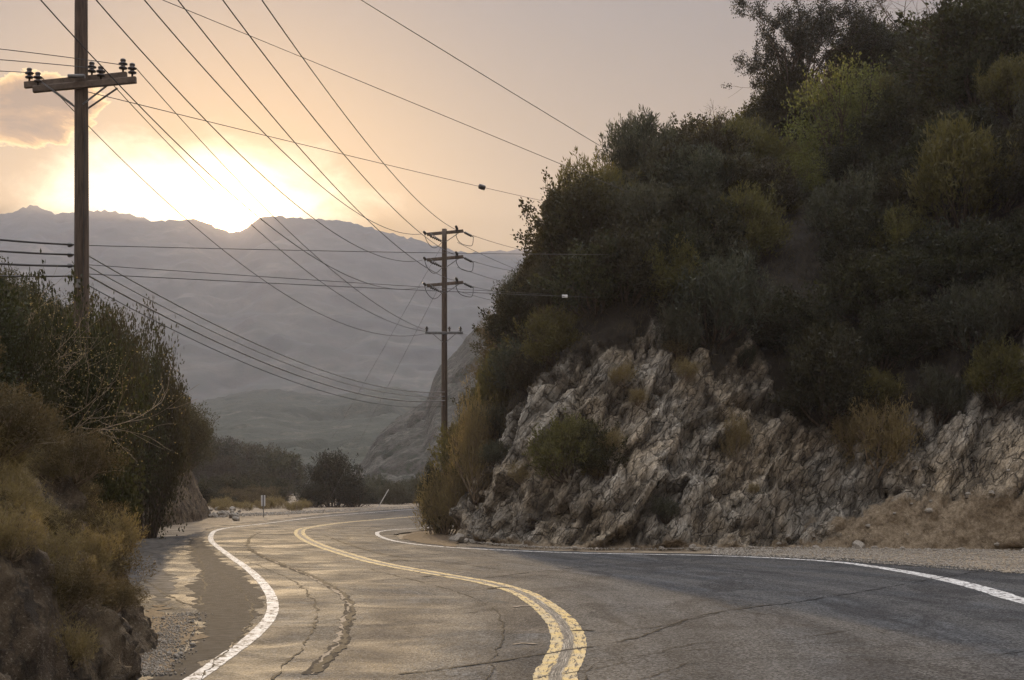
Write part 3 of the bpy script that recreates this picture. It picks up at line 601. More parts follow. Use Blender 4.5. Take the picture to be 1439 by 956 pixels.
# ------------------------------------------------------------------ vegetation makers
def leaf_quads(Pc, D, ln, wd, seed):
    g = np.random.default_rng(seed); n = len(Pc)
    S = np.cross(D, g.normal(size=(n, 3))); S /= np.linalg.norm(S, axis=1)[:, None] + 1e-9
    ln = (ln * g.uniform(.6, 1.3, n))[:, None]; wd = (wd * g.uniform(.6, 1.3, n))[:, None]
    a, b, c, d = Pc, Pc + D * ln * .5 + S * wd, Pc + D * ln, Pc + D * ln * .45 - S * wd
    return np.stack([a, b, c, d], 1).reshape(-1, 3), np.arange(n * 4).reshape(n, 4)
def make_shrub(seed, r, h, nlobe, nclump, per, ln, wd, up, leafmat, barkmat, gap=.0, twig=.25, spread=.13, flat=0.):
    g = np.random.default_rng(seed)
    lobes = []
    for i in range(nlobe):
        a = i * 2.4 + g.uniform(-.4, .4); q = math.sqrt((i + .5) / nlobe) * r * .62
        lobes.append((q * math.cos(a), q * math.sin(a), h * g.uniform(.38, .70) * (1 - .45 * (q / r) ** 2), r * g.uniform(.34, .55)))
    for i in range(nlobe // 2 + 2):
        a = i * 6.283 / (nlobe // 2 + 2) + g.uniform(-.3, .3); q = r * g.uniform(.45, .72)
        lobes.append((q * math.cos(a), q * math.sin(a), h * g.uniform(.14, .30), r * g.uniform(.28, .42)))
    lobes = np.array(lobes); nlobe = len(lobes); nclump = int(nclump * 1.25)
    li = g.integers(0, nlobe, nclump); dirs = g.normal(size=(nclump, 3)); dirs[:, 2] = np.abs(dirs[:, 2]) * 1.1 - .35 * (g.random(nclump) < .5)
    dirs /= np.linalg.norm(dirs, axis=1)[:, None]
    rad = g.uniform(.35, 1., nclump) ** .5
    cc = lobes[li, :3] + dirs * (lobes[li, 3] * rad)[:, None] * np.array([1, 1, .9 * h / (1.5 * r) + .3])
    cc += fbm(cc * 1.7 + seed, 3)[:, None] * dirs * .35 * r
    cc = cc[cc[:, 2] > .03]
    if gap: cc = cc[perlin(cc * (2.2 / r) + seed * 1.7) > gap - .5]
    nclump = len(cc)
    cr = g.random(nclump)
    o = cc - np.array([0, 0, h * .15]); o /= np.linalg.norm(o, axis=1)[:, None] + 1e-9
    tip = o * (1 - up) + np.array([0, 0, up]); tip /= np.linalg.norm(tip, axis=1)[:, None]
    idx = np.repeat(np.arange(nclump), per); n = len(idx)
    along = g.uniform(-.5, 1., n)[:, None] * twig
    P = cc[idx] + tip[idx] * along + g.normal(size=(n, 3)) * spread * np.clip(1 - along / twig * .7, .25, 1.2)
    D = tip[idx] * .9 + g.normal(size=(n, 3)) * .55; D /= np.linalg.norm(D, axis=1)[:, None]
    P[:, 2] = np.maximum(P[:, 2], .01)
    V, Fq = leaf_quads(P, D, ln, wd, seed + 1)
    rnd = np.clip(cr[idx] * .65 + g.random(n) * .35, 0, 1)
    lm = mesh_np('foliage', V, Fq, leafmat, False, {'rnd': np.repeat(rnd, 4)})
    mb = MB()
    for x, y, z, rr in lobes:
        b = np.array([g.uniform(-.1, .1), g.uniform(-.1, .1), -.2]); e = np.array([x, y, z]); m = (b + e) / 2 + np.array([x, y, 0]) * .15 + g.normal(size=3) * .05
        mb.tube(catmull([b, m, e], 7), np.linspace(.035, .014, 7) * (.6 + .3 * h), 5, False)
    for k in g.choice(nclump, min(nclump, 70), replace=False):
        L0 = lobes[np.linalg.norm(lobes[:, :3] - cc[k], axis=1).argmin(), :3]
        mb.tube(catmull([L0 * .75, (L0 + cc[k]) / 2 + g.normal(size=3) * .06, cc[k] + tip[k] * twig], 5), np.linspace(.012, .004, 5), 3, False)
    return mb.mesh('branches', barkmat), lm
def branch_tree(seed, h, levels, spread, leafmat, barkmat, per, ln, wd, r0=.06, lean=(0, 0), nleafgap=0., stems=4, twigs=True):
    """forking stems drawn as tapering limbs, with leaves scattered along the outer twigs"""
    g = np.random.default_rng(seed); mb = MB(); tips = []
    def grow(p, d, ln_, r, lv):
        n = 5; pts = [p]; dd = d.copy()
        for i in range(n - 1):
            dd = dd + g.normal(size=3) * .13 + np.array([0, 0, .03]); dd /= np.linalg.norm(dd); pts.append(pts[-1] + dd * ln_ / (n - 1))
        mb.tube(pts, np.linspace(r, r * .6, n), 6 if lv > 2 else 4 if lv > 1 else 3, False)
        if lv <= 2: tips.extend([(q, dd) for q in pts[1:]])
        if lv == 0: return
        for k in range(g.integers(2, 4) + (lv <= 2)):
            s = dd + g.normal(size=3) * spread; s /= np.linalg.norm(s)
            grow(pts[g.integers(2, n) if k else n - 1], s, ln_ * g.uniform(.6, .85), r * .58, lv - 1)
    for k in range(stems):
        a = g.uniform(0, 6.28); d = np.array([math.cos(a) * .38 + lean[0], math.sin(a) * .38 + lean[1], 1.]); d /= np.linalg.norm(d)
        grow(np.array([0, 0, -.3]), d, h * .38, r0 * g.uniform(.6, 1), levels)
    tk = mb.mesh('trunk', barkmat)
    if per == 0: return tk, None
    T = np.array([t[0] for t in tips]); Dt = np.array([t[1] for t in tips])
    if nleafgap: keep = perlin(T * 1.3 + seed) > nleafgap - .5; T, Dt = T[keep], Dt[keep]
    idx = np.repeat(np.arange(len(T)), per); n = len(idx)
    P = T[idx] + g.normal(size=(n, 3)) * .09; D = Dt[idx] * .5 + g.normal(size=(n, 3)); D /= np.linalg.norm(D, axis=1)[:, None]
    V, Fq = leaf_quads(P, D, ln, wd, seed + 5)
    return tk, mesh_np('crown', V, Fq, leafmat, False, {'rnd': np.repeat(np.clip(g.random(n) * .6 + np.repeat(g.random(len(T)), per) * .4, 0, 1), 4)})

S = {}                                            # kind -> list of (stem mesh, leaf mesh); all about 1.25 m in radius, 1.9 m high
S['chap'] = [make_shrub(100 + i, 1.25, 1.9, 12, 520, 26, .11, .024, .45, M['chap'], M['bark'], .30, .28, .085) for i in range(4)]
S['sage'] = [make_shrub(140 + i, 1.25, 1.7, 11, 460, 24, .15, .015, .65, M['sage'], M['bark'], .32, .38, .07) for i in range(3)]
S['broad'] = [make_shrub(180 + i, 1.35, 2.1, 11, 480, 24, .095, .034, .25, M['broad'], M['bark'], .34, .26, .10) for i in range(3)]
S['dark'] = [make_shrub(500 + i, 1.25, 1.9, 12, 1100, 22, .06, .022, .3, M['darkleaf'], M['bark'], .30, .22, .09) for i in range(2)]
S['brown'] = [make_shrub(540 + i, 1.2, 1.5, 12, 800, 26, .07, .011, .5, M['brown'], M['drybark'], .36, .28, .075) for i in range(3)]
S['near'] = [make_shrub(400 + i, 1.2, 1.9, 14, 1300, 26, .05, .016, .3, M['broad'], M['bark'], .36, .22, .085) for i in range(3)]
S['dry'] = [make_shrub(220 + i, 1.1, 1.5, 8, 560, 12, .16, .010, .6, M['dry'], M['drybark'], .34, .42, .09) for i in range(2)]
S['olive'] = [make_shrub(260 + i, 1.2, 1.8, 11, 460, 24, .15, .017, .6, M['olive'], M['bark'], .32, .38, .10) for i in range(2)]
S['green'] = [make_shrub(300 + i, 1.3, 2.0, 9, 700, 16, .06, .026, .2, M['green'], M['bark'], .46, .28, .15) for i in range(2)]

def place(kindname, meshes, loc, sc_, rz, label, cat, group=None, tilt=(0, 0), names=('branches', 'foliage')):
    e = empty(kindname, loc, label, cat, group); e.scale = sc_ if hasattr(sc_, '__len__') else (sc_,) * 3; e.rotation_euler = (tilt[0], tilt[1], rz)
    obj(names[0], meshes[0], e)
    if meshes[1] is not None: obj(names[1], meshes[1], e)
    return e
taken = []
def spot(name, kind, bvh, px, py, wpx, hpx, label, cat='shrub', var=0, group=None):
    """shrub whose foot stands on the slope where the photo shows it; size from its height and width in pixels"""
    p = cast(bvh, px, py)
    if p is None: print('MISS', label); return None
    s = p.y / F; mr = {'dry': 1.1}.get(kind, 1.25); mh = {'dry': 1.5, 'sage': 1.7}.get(kind, 1.95)
    sx = wpx * s / (2 * mr) * .86; sz = hpx * s / mh * .9
    taken.append((p.x, p.y, sx * mr))
    m = S[kind][var % len(S[kind])]
    return place(name, m, (p.x, p.y + .1 * sx, p.z - .12), (sx, sx, sz), rng.uniform(0, 6.3), label, cat, group)

# distinct plants of the right hillside
spot('shrub', 'olive', bvhR, 800, 668, 125, 95, 'yellow-green bush growing alone on the middle of the bare rock face')
spot('shrub', 'broad', bvhR, 842, 668, 80, 75, 'dark bush tucked against the right side of the yellow-green bush on the rock face')
place('shrub', S['dry'][1], (gx(626, 57.5), 57.5, -.1), (.95, .95, 1.75), .4, 'dark reddish brush at the cliff foot hiding the base of the far pole', 'shrub')
place('shrub', S['chap'][1], (gx(620, 58.6), 58.6, -.1), (.75, .75, 1.5), 1.4, 'dark narrow bush left of the reddish brush beside the far utility pole', 'shrub')
place('shrub', S['dry'][0], (gx(648, 56.2), 56.2, .6), (.8, .8, 1.6), 2.4, 'upright golden brush against the nose of the cliff right of the far utility pole', 'shrub')
spot('shrub', 'dry', bvhR, 668, 685, 80, 130, 'golden dry brush low on the nose of the cliff')
spot('shrub', 'olive', bvhR, 700, 600, 90, 120, 'tall olive-brown bush on the left edge of the cliff above the golden brush')
spot('shrub', 'dry', bvhR, 1235, 655, 120, 100, 'dry tan brush sliding down the scree below the dark hollow')
spot('shrub', 'dry', bvhR, 1195, 628, 70, 60, 'small golden tuft of brush at the bottom left of the tan scree brush', var=1)
spot('shrub', 'olive', bvhR, 1405, 560, 110, 90, 'tan-green brush on the ledge at the right edge of the cliff', var=1)
spot('shrub', 'sage', bvhR, 1320, 590, 90, 80, 'grey-green sage bush on the rock rim left of the tan-green brush')
spot('shrub', 'sage', bvhR, 955, 500, 80, 75, 'pale grassy sage clump hanging over the highest bare rock')
spot('shrub', 'dry', bvhR, 1035, 640, 50, 60, 'small yellowish bush on the pale rock wall')
spot('tall_shrub', 'green', bvhR, 1190, 240, 170, 165, 'bright green leafy bush high on the hillside below the lone leafy tree')
spot('tall_shrub', 'green', bvhR, 1120, 275, 95, 65, 'low bright green branch clump left of and below the bright leafy bush', var=1)
spot('tall_shrub', 'olive', bvhR, 1350, 320, 180, 170, 'large yellowish bush in the upper right of the hillside')
spot('tall_shrub', 'broad', bvhR, 1370, 130, 220, 150, 'dense dark leafy bush at the top right corner of the hillside')
spot('tall_shrub', 'broad', bvhR, 790, 370, 150, 130, 'round dark leafy bush forming the shoulder of the hill above the far pole', var=1)
spot('tall_shrub', 'broad', bvhR, 725, 400, 80, 130, 'dark leafy bush on the left shoulder of the hill against the sky', var=2)
spot('tall_shrub', 'sage', bvhR, 900, 260, 130, 110, 'grey feathery bush on the skyline between the shoulder and the leafy tree')
spot('shrub', 'chap', bvhR, 1165, 590, 160, 130, 'dark brown-green bush in the hollow above the pale rock wall')
# trees on the skyline
def crest(px, extra=0.):                          # the highest ground seen in that column
    for y in range(-60, 500, 4):
        p = cast(bvhR, px, y)
        if p is not None: return p
    return None
p = crest(1115); t = branch_tree(11, 6.8, 4, .55, M['darkleaf'], M['bark'], 20, .085, .030, .10, (0, 0), .30, 9)
place('tree', t, (p.x, p.y - .5, p.z - .5), 1.0, 0, 'leafy tree with see-through crown standing highest on the ridge against the sky', 'tree', names=('trunk', 'crown'))
p = crest(1275); t = branch_tree(25, 4.6, 4, .62, M['broad'], M['bark'], 0, .07, .02, .07, (-.2, 0), 0, 6)
place('bare_tree', t, (p.x, p.y - .3, p.z - .3), 1.0, 0, 'leafless tree with tangled grey twigs right of the leafy ridge tree', 'tree', names=('trunk', 'crown'))
p = crest(1015); t = branch_tree(31, 2.6, 3, .6, M['broad'], M['bark'], 2, .06, .02, .035, (0, 0), .3, 5)
place('bare_shrub', t, (p.x, p.y - .2, p.z - .2), 1.0, 0, 'small nearly bare bush on the skyline left of the leafy ridge tree', 'shrub', names=('trunk', 'crown'))
p = cast(bvhR, 705, 460)
if p is not None:
    t = branch_tree(37, 3.0, 3, .6, M['dry'], M['drybark'], 2, .05, .015, .03, (-.9, 0), .3, 5)
    place('bare_shrub', t, tuple(p), 1.0, 0, 'twiggy half-bare bush leaning out of the cliff beside the far pole', 'shrub', names=('trunk', 'crown'))

# the mass of chaparral: individuals standing on the slope, no two too close
def scatter(Pg, want, accept, smin, smax, gapf, seed):
    g = np.random.default_rng(seed); out = []; nu, nv = Pg.shape[:2]; tries = 0
    while len(out) < want and tries < 60000:
        tries += 1
        p = Pg[g.integers(0, nu), g.integers(3, nv)]
        s = g.uniform(smin, smax)
        if not accept(p): continue
        if any((p[0]-a)**2 + (p[1]-b)**2 + .5*(p[2]-c)**2 < (gapf * (s + s2)) ** 2 for a, b, c, s2 in out): continue
        out.append((p[0], p[1], p[2], s))
    return out
def accR(p):
    px = CX + F * p[0] / p[1]; py = HY - F * (p[2] - CAMH) / p[1]
    if p[2] < 1.2 or px < 560 or px > 1640 or py < -260 or p[1] > 80: return False
    rt = np.interp(px, [a for a, b in RT], [b for a, b in RT])
    return py < rt - 12
kinds = [('chap', 'dark olive chaparral bush crowded among others on the steep right hillside', 'dark chaparral bushes crowding the right hillside'),
         ('sage', 'grey-green feathery sage bush crowded among others on the steep right hillside', 'grey-green sage bushes on the right hillside'),
         ('broad', 'dark broad-leaved bush crowded among others on the steep right hillside', 'dark broad-leaved bushes on the right hillside'),
         ('olive', 'yellowish-olive brushy bush crowded among others on the steep right hillside', 'yellowish-olive bushes on the right hillside')]
sp = scatter(PR, 390, accR, .75, 1.4, .37, 5)
for i, (x, y, z, s) in enumerate(sp):
    k = int(rng.choice(4, p=[.45, .24, .19, .12])); kd, lab, grp = kinds[k]
    m = S[kd][i % len(S[kd])]
    if x < 2.2: s *= .8
    elif z > 12.5: s *= float(rng.uniform(.6, 1.05))
    if x < 1.5 and z < 9 and i % 2: kd, lab, grp = ('brown', 'brown-olive dry bush on the brushy left nose of the right hillside', 'brown dry bushes on the nose of the hillside'); m = S['brown'][i % 3]
    place({'chap': 'chaparral_bush', 'sage': 'sage_bush', 'broad': 'broadleaf_bush', 'olive': 'olive_bush', 'brown': 'dry_bush'}[kd], m, (x, y, z - .2), (s, s, s * rng.uniform(.85, 1.2)), rng.uniform(0, 6.3), lab, 'bush', grp)
print('hillside bushes', len(sp))
for i, (x, y, z, s) in enumerate(scatter(PR, 14, accR, .5, .9, 2., 33)):
    if i < 3: bare_m = globals().setdefault('bare_list', []); bare_m.append(branch_tree(70 + i, 2.6, 3, .55, M['dry'], M['drybark'], 1 if i else 0, .05, .014, .03, (0, 0), .3, 6))
    t = bare_list[i % 3]; place('bare_shrub', t, (x, y - .3, z), s * 1.3, rng.uniform(0, 6.3), 'leafless grey-brown shrub sticking out of the brush on the right hillside', 'shrub', 'leafless shrubs on the right hillside', names=('trunk', 'crown'))
def litter():                                     # low twigs, grass and leaf litter between the bushes: uncountable
    gg = np.random.default_rng(21); nu, nv = PR.shape[:2]; n = 420000
    a, b = gg.integers(0, nu - 1, n), gg.integers(3, nv - 1, n); P = PR[a, b] + (PR[a + 1, b + 1] - PR[a, b]) * gg.random((n, 1))
    px = CX + F * P[:, 0] / P[:, 1]; py = HY - F * (P[:, 2] - CAMH) / P[:, 1]; rt = np.interp(px, [q[0] for q in RT], [q[1] for q in RT])
    dens = perlin(P * 1.3) + .35
    k = (P[:, 2] > .8) & (px > 560) & (px < 1600) & (P[:, 1] < 75) & ((py < rt + gg.normal(size=n) * 12) & (gg.random(n) < dens + .3) | (dens > .85) & (gg.random(n) < .5))
    P = P[k]; n = len(P); D = gg.normal(size=(n, 3)) * .6 + np.array([0, -.3, 1.]); D /= np.linalg.norm(D, axis=1)[:, None]
    V, Fq = leaf_quads(P, D, .22, .010, 3)
    obj('ground_cover', mesh_np('ground_cover', V, Fq, M['litter'], False, {'rnd': np.repeat(gg.random(n), 4)}), kind='stuff')
litter()
# small dry tufts rooted in cracks of the rock face
def accT(p):
    px = CX + F * p[0] / p[1]; py = HY - F * (p[2] - CAMH) / p[1]
    return 640 < px < 1500 and .8 < p[2] and np.interp(px, [a for a, b in RT], [b for a, b in RT]) + 8 < py < 735
for i, (x, y, z, s) in enumerate(scatter(PR, 60, accT, .16, .50, .9, 9)):
    kd = 'dry' if i % 3 else 'sage'
    place('tuft', S[kd][i % 2], (x, y, z - .05), s, rng.uniform(0, 6.3), 'small dry tuft rooted in a crack of the bare rock face' if kd == 'dry' else 'small grey-green tuft rooted in a crack of the bare rock face', 'tuft', 'dry tufts on the rock face' if kd == 'dry' else 'grey-green tufts on the rock face')

# left bank
def accL(p):
    px = CX + F * p[0] / max(p[1], 1); py = HY - F * (p[2] - CAMH) / max(p[1], 1)
    if p[1] < 12 or px < -160: return False
    if p[1] < 32: return p[2] > 2.7
    return p[2] > 2.6 and p[1] < 100
lk = [('broad', 'dark leafy bush massed on the left roadside bank', 'leafy bushes massed on the left bank'), ('chap', 'brownish olive chaparral bush massed on the left roadside bank', 'chaparral bushes massed on the left bank')]
for i, (x, y, z, s) in enumerate(scatter(PL, 100, accL, .7, 1.25, .55, 12)):
    k = i % 2; q = s * (1.35 if y > 40 else .8)
    place('broadleaf_bush' if k == 0 else 'chaparral_bush', S['near' if k == 0 or y > 34 else 'brown'][i % 3], (x, y, z - .2), (q, q, q * 1.1), rng.uniform(0, 6.3), lk[k][1], 'bush', lk[k][2])
# tall bushes that close the left bank above the pull-out
for j, (px, Y, ty, wp, v, lab) in enumerate([
        (20, 20, 400, 170, 0, 'dark bush at the left edge of the picture on top of the bank'),
        (128, 24, 436, 190, 1, 'dark bush on the bank directly in front of the near utility pole'),
        (60, 21, 500, 110, 2, 'low bush above the straw-coloured grass on the left bank'),
        (152, 43, 428, 130, 0, 'leafy bush just right of the near utility pole'),
        (200, 48, 468, 140, 1, 'spreading leafy bush in the middle of the left bank right of the pole'),
        (248, 54, 478, 125, 2, 'jagged leafy bush near the right end of the left bank under the cables'),
        (262, 76, 560, 110, 0, 'rightmost bush of the left bank overhanging the bend'),
        (160, 41, 560, 100, 2, 'low dark bush in the hollow of the left bank above the pull-out'),
        (205, 62, 600, 120, 1, 'low brownish bush on the foot of the left bank above the pull-out')]):
    X = gx(px, Y) - (.3 if Y < 45 else 1.2); h = bvhL.ray_cast(Vector((X, Y, 60)), Vector((0, 0, -1)))[0]; z = h.z if h is not None else 0.
    w_ = wp * Y / F / 2.3; hh = gz(ty, Y) - z
    place('tall_shrub', S['near'][v], (X, Y, z - .25), (w_, w_, max(.9, hh / 1.8)), j * 1.3, lab, 'shrub')
for j, (px, Y, hgt, sd_, ln_, lab) in enumerate([(-5, 22, 3.0, 41, (.5, 0), 'bare twiggy shrub leaning in at the left edge of the picture'), (70, 24, 2.2, 43, (0, 0), 'thin bare stalks with seed heads left of the near pole')]):
    X = gx(px, Y); h = bvhL.ray_cast(Vector((X, Y, 60)), Vector((0, 0, -1)))[0]
    zt = gz((350, 395, 410)[j], Y)
    if h is None: continue
    t = branch_tree(sd_, max(1.5, (zt - h.z)), 3, .42, M['dry'], M['drybark'], 2, .035, .012, .022, ln_, .2, 6)
    place('bare_shrub', t, (X, Y, h.z), 1., 0, lab, 'shrub', names=('trunk', 'crown'))
def grass_tuft(seed, c, rad, n, ln):
    """blades rooted one by one on the slope around c, bending downhill under their own weight"""
    g = np.random.default_rng(seed); V = []; Fq = []; rn = []
    for i in range(n):
        q = Vector(c) + Vector((g.normal() * rad, g.normal() * rad * 1.3, 0)); h = bvhL.ray_cast(Vector((q.x, q.y, 12)), Vector((0, 0, -1)))
        if h[0] is None or abs(h[0].z - c[2]) > rad * 3.2 + .3 or (q - Vector(c)).length > rad * 2.2: continue
        b = np.array(h[0]) - np.array([0, 0, .03]) - np.array(c); d = np.array(h[1]) * .5 + np.array([.25, -.1, .8]) + g.normal(size=3) * .28; d /= np.linalg.norm(d)
        l = ln * g.uniform(.4, 1.2); s = np.cross(d, [0, 0, 1]); s /= np.linalg.norm(s) + 1e-9; w = .0032; ar = g.uniform(.3, .95)
        pts = [b + d * l * t_ + np.array([d[0] * .4 + .15, d[1] * .4 - .05, -1.]) * ar * l * t_ ** 2.2 for t_ in (0, .3, .55, .8, 1)]
        o = len(V); r_ = g.random()
        for k, p_ in enumerate(pts):
            ww = w * (1 - k / 5.0); V += [p_ - s * ww, p_ + s * ww]; rn += [r_, r_]
        Fq += [(o + 2*k, o + 2*k + 1, o + 2*k + 3, o + 2*k + 2) for k in range(4)]
    return mesh_np('grass_tuft', V, Fq, M['straw'], False, {'rnd': rn})
for j, (px, py, n, ln, rad, lab) in enumerate([(100, 585, 1500, .62, .34, 'straw-coloured grass tuft arching over the left bank below the pole'), (8, 655, 1300, .5, .28, 'straw-coloured grass tuft at the left edge of the bank'),
        (40, 605, 700, .5, .22, 'pale dry grass tuft high on the left bank between the edge and the pole'), (125, 640, 600, .4, .2, 'small dry grass tuft at the right lip of the left bank'), (62, 660, 800, .4, .22, 'thin dry grass between the two larger straw-coloured tufts')]):
    p = cast(bvhL, px, py)
    if p is None: print('MISS', lab); continue
    o = obj('grass_tuft', grass_tuft(60 + j, tuple(p), rad, n, ln), label=lab, cat='grass tuft'); o.location = p
def accB(p):
    return 12 < p[1] < 27 and .3 < p[2] < 3.2
for i, (x, y, z, s) in enumerate(scatter(PL, 80, lambda p: 11 < p[1] < 29 and .7 < p[2] < 3.6, .22, .60, .6, 29)):
    place('low_shrub', S['brown'][i % 3], (x, y, z - .06), (s, s, s * .8), rng.uniform(0, 6.3), 'low brown shrub clinging to the near face of the left earth bank', 'shrub', 'low shrubs on the near earth bank')
for i, (x, y, z, s) in enumerate(scatter(PL, 75, accB, .16, .42, .8, 19)):
    place('tuft', S['dry'][i % 2], (x, y, z - .05), s, rng.uniform(0, 6.3), 'small withered tuft rooted in the near face of the left earth bank', 'tuft', 'withered tufts on the near earth bank')

# bend: the lone bush, the knoll scrub, low plants behind the outer shoulder
e = place('tall_shrub', S['dark'][1], (gx(468, 134), 134, -.4), (2.35, 2.35, 2.65), .6, 'lone dark round bush on the outer shoulder at the far bend', 'shrub')
place('tall_shrub', S['dark'][0], (gx(441, 131), 131, -.2), (1.3, 1.3, 1.2), 1.2, 'low bush at the left foot of the lone dark round bush', 'shrub')
place('tall_shrub', S['dark'][0], (gx(496, 133), 133, -.2), (1.6, 1.6, 1.35), 2.2, 'low bush at the right foot of the lone dark round bush', 'shrub')
g = np.random.default_rng(77); n = 0
for i in range(70):
    px = g.uniform(262, 392); Y = g.uniform(270, 380); h = bvhK.ray_cast(Vector((gx(px, Y), Y, 60)), Vector((0, 0, -1)))[0]
    if h is None: continue
    s = g.uniform(2.2, 4.6); place('chaparral_bush', S['chap' if i % 2 else 'broad'][i % 3], (h.x, h.y, h.z - .3), s, g.uniform(0, 6), 'hazy dark bush on the low knoll beyond the outer shoulder', 'bush', 'bushes on the low knoll beyond the bend')
for i in range(34):
    px = 272 + i * 3.5 + g.uniform(-3, 3); Y = g.uniform(140, 200)
    s = g.uniform(1.0, 2.0) * Y / 150; place('chaparral_bush', S['chap' if i % 2 else 'brown'][i % 3], (gx(px, Y), Y, -.3), (s, s, s * .8), g.uniform(0, 6), 'low hazy bush in the belt behind the outer dirt shoulder', 'bush', 'low bushes behind the outer shoulder')
for i in range(16):
    px = 520 + i * 8 + g.uniform(-3, 3); Y = g.uniform(150, 168); s = g.uniform(1.1, 1.9)
    place('sage_bush', S['sage'][i % 3], (gx(px, Y), Y, -.2), s, g.uniform(0, 6), 'hazy grey-green bush in the row at the foot of the craggy slope', 'bush', 'bushes at the foot of the craggy slope')
for i in range(14):
    px = 300 + i * 10 + g.uniform(-4, 4); Y = g.uniform(112, 128); s = g.uniform(.35, .7)
    place('tuft', S['dry'][i % 2], (gx(px, Y), Y, -.1), s, g.uniform(0, 6), 'low dry tuft on the dirt shoulder outside the far bend', 'tuft', 'dry tufts on the outer shoulder')

# ------------------------------------------------------------------ loose stones and gravel
def stone_mesh(seed):
    bm = bmesh.new(); bmesh.ops.create_icosphere(bm, subdivisions=2, radius=1.)
    V = np.array([v.co[:] for v in bm.verts]); q = V + seed * 3.1; d = 1 + fbm(q * .9, 2) * .45
    V = V * d[:, None] * np.array([1, .8, .55]); V = np.sign(V) * np.minimum(np.abs(V), .72)
    for v, c in zip(bm.verts, V): v.co = c
    me = bpy.data.meshes.new('stone'); bm.to_mesh(me); bm.free(); me.materials.append(M['stone']); return me
stones = [stone_mesh(i) for i in range(6)]
def put_stone(x, y, s, z, lab, grp, i):
    o = obj('stone', stones[i % 6], label=lab, cat='stone', group=grp); o.location = (x, y, z + s * .25); o.scale = (s, s, s); o.rotation_euler = (g.uniform(-.3, .3), g.uniform(-.3, .3), g.uniform(0, 6))
foot = resample(catmull([n_[:2] for n_ in nodesR], 300), .1)
for i in range(170):
    q = foot[g.integers(int(len(foot) * .22), int(len(foot) * .70))]; off = g.exponential(.45) + .1
    q2 = q + np.array([g.normal() * .2, -off]); put_stone(q2[0], q2[1], g.uniform(.03, .10) * (1 + (g.random() < .2) * g.uniform(.5, 2.4)), 0.0, 'loose stone fallen at the foot of the right-hand cliff', 'stones along the foot of the cliff', i)
for i, (x, y, z, s) in enumerate(scatter(PR, 70, lambda p: 1050 < CX + F * p[0] / p[1] < 1460 and .05 < p[2] < 2.6, .5, 1., .2, 55)):
    put_stone(x, y, .05 + .13 * rng.random() ** 2, z - .03, 'angular stone lying on the brown scree at the right', 'stones on the scree at the right', i)
for i in range(26):
    x, y = gp(g.uniform(215, 275), g.uniform(868, 925)); put_stone(x, y, g.uniform(.015, .05), .01, 'small stone in the dirt at the foot of the left bank', 'stones at the foot of the left bank', i)
for i in range(18):
    x, y = gp(g.uniform(290, 345), g.uniform(716, 731)); put_stone(x, y, g.uniform(.12, .4), 0, 'pale rubble block on the shoulder left of the marker post', 'rubble beside the marker post', i)
def gravel():
    n = 26000; gg = np.random.default_rng(8); i = gg.integers(0, len(foot), n)
    P = foot[i] + np.stack([gg.normal(size=n) * .2, -gg.exponential(1, n) * np.where(foot[i][:, 0] > 8, 1.5, .5) + .35], 1)
    n2 = 2600; yy = gg.uniform(862, 950, n2); xx = 205 + (956 - yy) * .55 + gg.normal(size=n2) * 16; Yd = CAMH * F / (yy - HY)
    P = np.concatenate([P, np.stack([gx(xx, Yd), Yd], 1)])
    n3 = 2500; xx = gg.uniform(300, 615, n3); yy = 728 - (xx - 300) * .045 + gg.uniform(-4, 0, n3); Yd = CAMH * F / (yy - HY); P = np.concatenate([P, np.stack([gx(xx, Yd), Yd], 1)])
    n4 = 9000; xx = gg.uniform(1000, 1560, n4); yy = 773 + gg.random(n4) ** 1.3 * np.interp(xx, [1000, 1150, 1560], [7, 14, 44]); Yd = CAMH * F / (yy - HY); P = np.concatenate([P, np.stack([gx(xx, Yd), Yd], 1)])
    s = np.r_[gg.uniform(.008, .035, n), gg.uniform(.005, .018, n2), gg.uniform(.02, .07, n3), gg.uniform(.008, .04, n4)]
    c = np.array([[1, 0, 0], [0, 1, 0], [-1, 0, 0], [0, -1, 0], [0, 0, .9], [0, 0, -.5]], float)
    fc = np.array([[0, 1, 4], [1, 2, 4], [2, 3, 4], [3, 0, 4], [1, 0, 5], [2, 1, 5], [3, 2, 5], [0, 3, 5]])
    N = len(P); V = c[None] * s[:, None, None] * gg.uniform(.6, 1.3, (N, 6, 1)); a = gg.uniform(0, 6.28, N); ca, sa = np.cos(a)[:, None], np.sin(a)[:, None]
    V = np.stack([V[..., 0] * ca - V[..., 1] * sa, V[..., 0] * sa + V[..., 1] * ca, V[..., 2]], -1) + np.concatenate([P, (s * .3 + .005)[:, None]], 1)[:, None]
    Fc = (fc[None] + (np.arange(N) * 6)[:, None, None]).reshape(-1, 3)
    obj('gravel', mesh_np('gravel', V.reshape(-1, 3), Fc, M['stone']), kind='stuff')
gravel()

